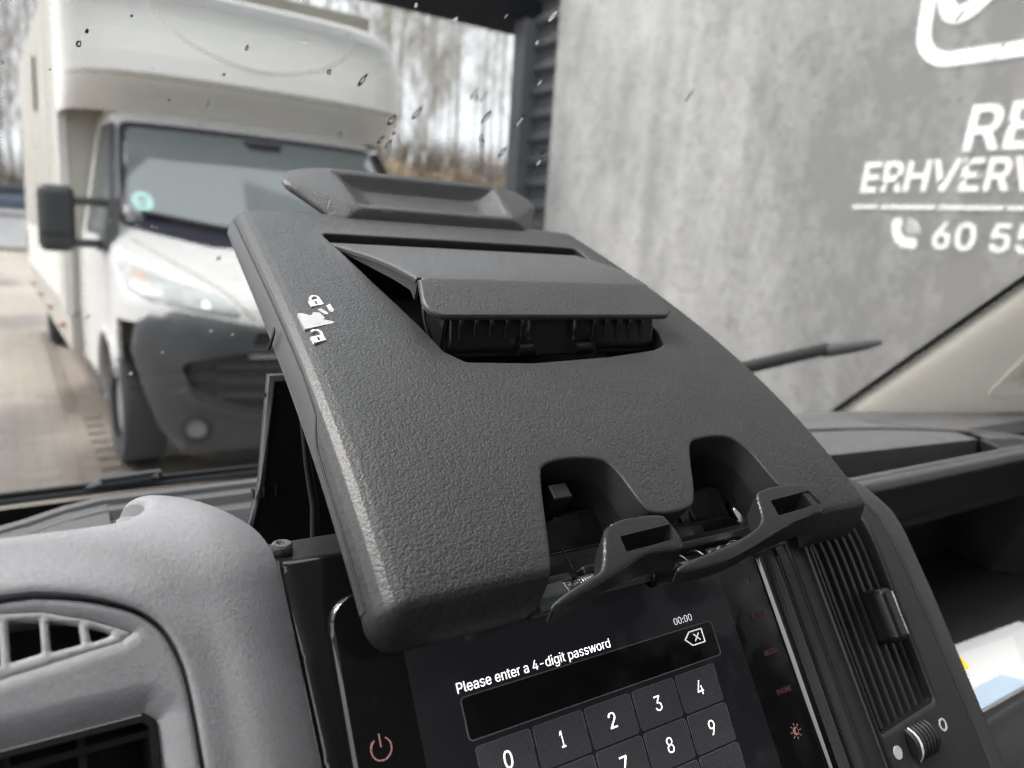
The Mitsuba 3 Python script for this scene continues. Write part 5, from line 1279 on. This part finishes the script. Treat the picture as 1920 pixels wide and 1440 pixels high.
def JAW(v):
    q = JT + v[:, 1:2] * JD + v[:, 2:] * JN
    return LW(np.stack([v[:, 0], q[:, 0], q[:, 1]], 1))


hpart('jaw', apply(bx(-0.0600, 0.0745, -0.001, 0.0225, -0.022, -0.0015, 0.0012), JAW), 'black_matt', 30, world=True)
for x0, x1, c0, c1, ribs in ((-0.0585, -0.0105, -0.0190, -0.0090, (-0.0535, -0.0450, -0.0362, -0.0270, -0.0178)), (0.0170, 0.0735, 0.0170, 0.0300, (0.0290, 0.0375, 0.0460, 0.0545, 0.0635))):
    pad_ = sbox(x0, -0.002, x1, 0.0195).buffer(-0.003).buffer(0.003).difference(sbox(c0, 0.0140, c1, 0.03))
    k = hpart('jaw_pad', plate(pad_, -0.002, 0.0020, 0.004, JAW, bevel(pad_, 0.0015, 0.0012)), 'rubber_gloss', 40, world=True)
    for x in ribs:
        hpart('jaw_pad__rib', apply(tube([[x, -0.0005, 0.0020], [x, 0.0020, 0.0034], [x, 0.0055, 0.0036], [x, 0.0072, 0.0024], [x, 0.0110, 0.0024], [x, 0.0150, 0.0014]], [0.0008, 0.0013, 0.0013, 0.0010, 0.0010, 0.0006], 8), JAW), 'rubber_gloss', True, world=True)
for x0, x1 in ((-0.0190, -0.0085), (0.0175, 0.0290)):
    hpart('jaw_hinge', apply(tube([[x0, 0.0185, 0.0010], [x1, 0.0185, 0.0010]], 0.0032, 16), JAW), 'black_satin', 40, world=True)
    hpart('jaw_hinge__cap', apply(tube([[x1 - 0.0008, 0.0150, 0.0040], [x1 + 0.0004, 0.0215, 0.0038]], 0.0007, 6), JAW), 'black_satin', 40, world=True)
_jb = man(extrude(Polygon([(0.1400, 0.0235), (0.1520, 0.0265), (0.1600, 0.0268), (0.1560, 0.0180), (0.1480, 0.0060), (0.1410, -0.0040), (0.1350, 0.0030)]), 0, 0.0020))
hpart('jaw_side', tm(np.stack([-0.0618 + _jb.vertices[:, 2], _jb.vertices[:, 0], _jb.vertices[:, 1]], 1), _jb.faces), 'black_satin', 30)
hpart('jaw_side__pin', tube([[-0.0628, 0.1512, 0.0205], [-0.0615, 0.1512, 0.0205]], 0.0016, 16), 'steel', True)
hpart('jaw_side__lever', tube([[-0.0632, 0.1590, 0.0180], [-0.0635, 0.1560, 0.0160], [-0.0635, 0.1545, 0.0135], [-0.0632, 0.1500, 0.0100], [-0.0628, 0.1470, 0.0085]], 0.0011, 6), 'black_satin', True)
hpart('jaw_side__edge', tube([[-0.0605, 0.1445, 0.0200], [-0.0600, 0.1415, 0.0110], [-0.0590, 0.1395, 0.0040]], 0.0008, 6), 'black_satin', True)
# the tray along the top edge
TQ = math.atan2(0.0100, 0.0505)


def TRAY(v):
    return LW(np.stack([v[:, 0], 0.2865 + v[:, 1] * math.cos(TQ) - v[:, 2] * math.sin(TQ), 0.0185 + v[:, 1] * math.sin(TQ) + v[:, 2] * math.cos(TQ)], 1))


def blob(pts, r, n=16):
    return m3.Manifold.batch_hull([m3.Manifold.sphere(r, n).translate(p) for p in pts])


_tb = blob([(-.0595, -.0050, -.0085), (.0755, -.0050, -.0085), (-.0860, .0345, -.0065), (-.0790, .0490, -.0065), (.1015, .0345, -.0065), (.0945, .0490, -.0065), (-.065, .045, -.013), (.080, .045, -.013),
            (-.0525, .0015, -.0022), (.0680, .0015, -.0022), (.0725, .0480, -.0022), (-.0575, .0480, -.0022)], 0.0022, 24)
_tr = blob([(-.0485, .0055, .004), (.0645, .0055, .004), (.0690, .0435, .004), (-.0535, .0435, .004), (-.0460, .0085, .0), (.0620, .0085, .0), (.0660, .0415, .0), (-.0500, .0415, .0), (-.0330, .0120, -.0050), (.0490, .0120, -.0050), (.0530, .0350, -.0060), (-.0370, .0350, -.0060)], 0.0018, 24)
_tm = man((_tb - _tr).refine_to_length(0.0024))
_tm.merge_vertices()
trimesh.smoothing.filter_laplacian(_tm, lamb=0.5, iterations=13, volume_constraint=False)
_tm = trimesh.Trimesh(*trimesh.remesh.subdivide(*trimesh.remesh.subdivide(_tm.vertices, _tm.faces)), process=False)
_tn = np.array(_tm.vertex_normals); _tv = np.array(_tm.vertices)
_tm.vertices = _tv + _tn * (0.00035 + 0.00020 * (grain_3(_tv)[:, None] - 0.5))
hpart('tray', apply(_tm, TRAY), 'black_grain', True, world=True)
_nt_ = blob([(-.0755, .005, -.010), (-.068, .012, -.010), (-.0700, .003, -.015)], 0.0012, 8)
hpart('tray__foot', apply(man(blob([(-.055, .002, -.010), (.071, .002, -.010), (-.050, .012, -.016), (.066, .012, -.016)], 0.0015, 8)), TRAY), 'black_matt', 30, world=True)
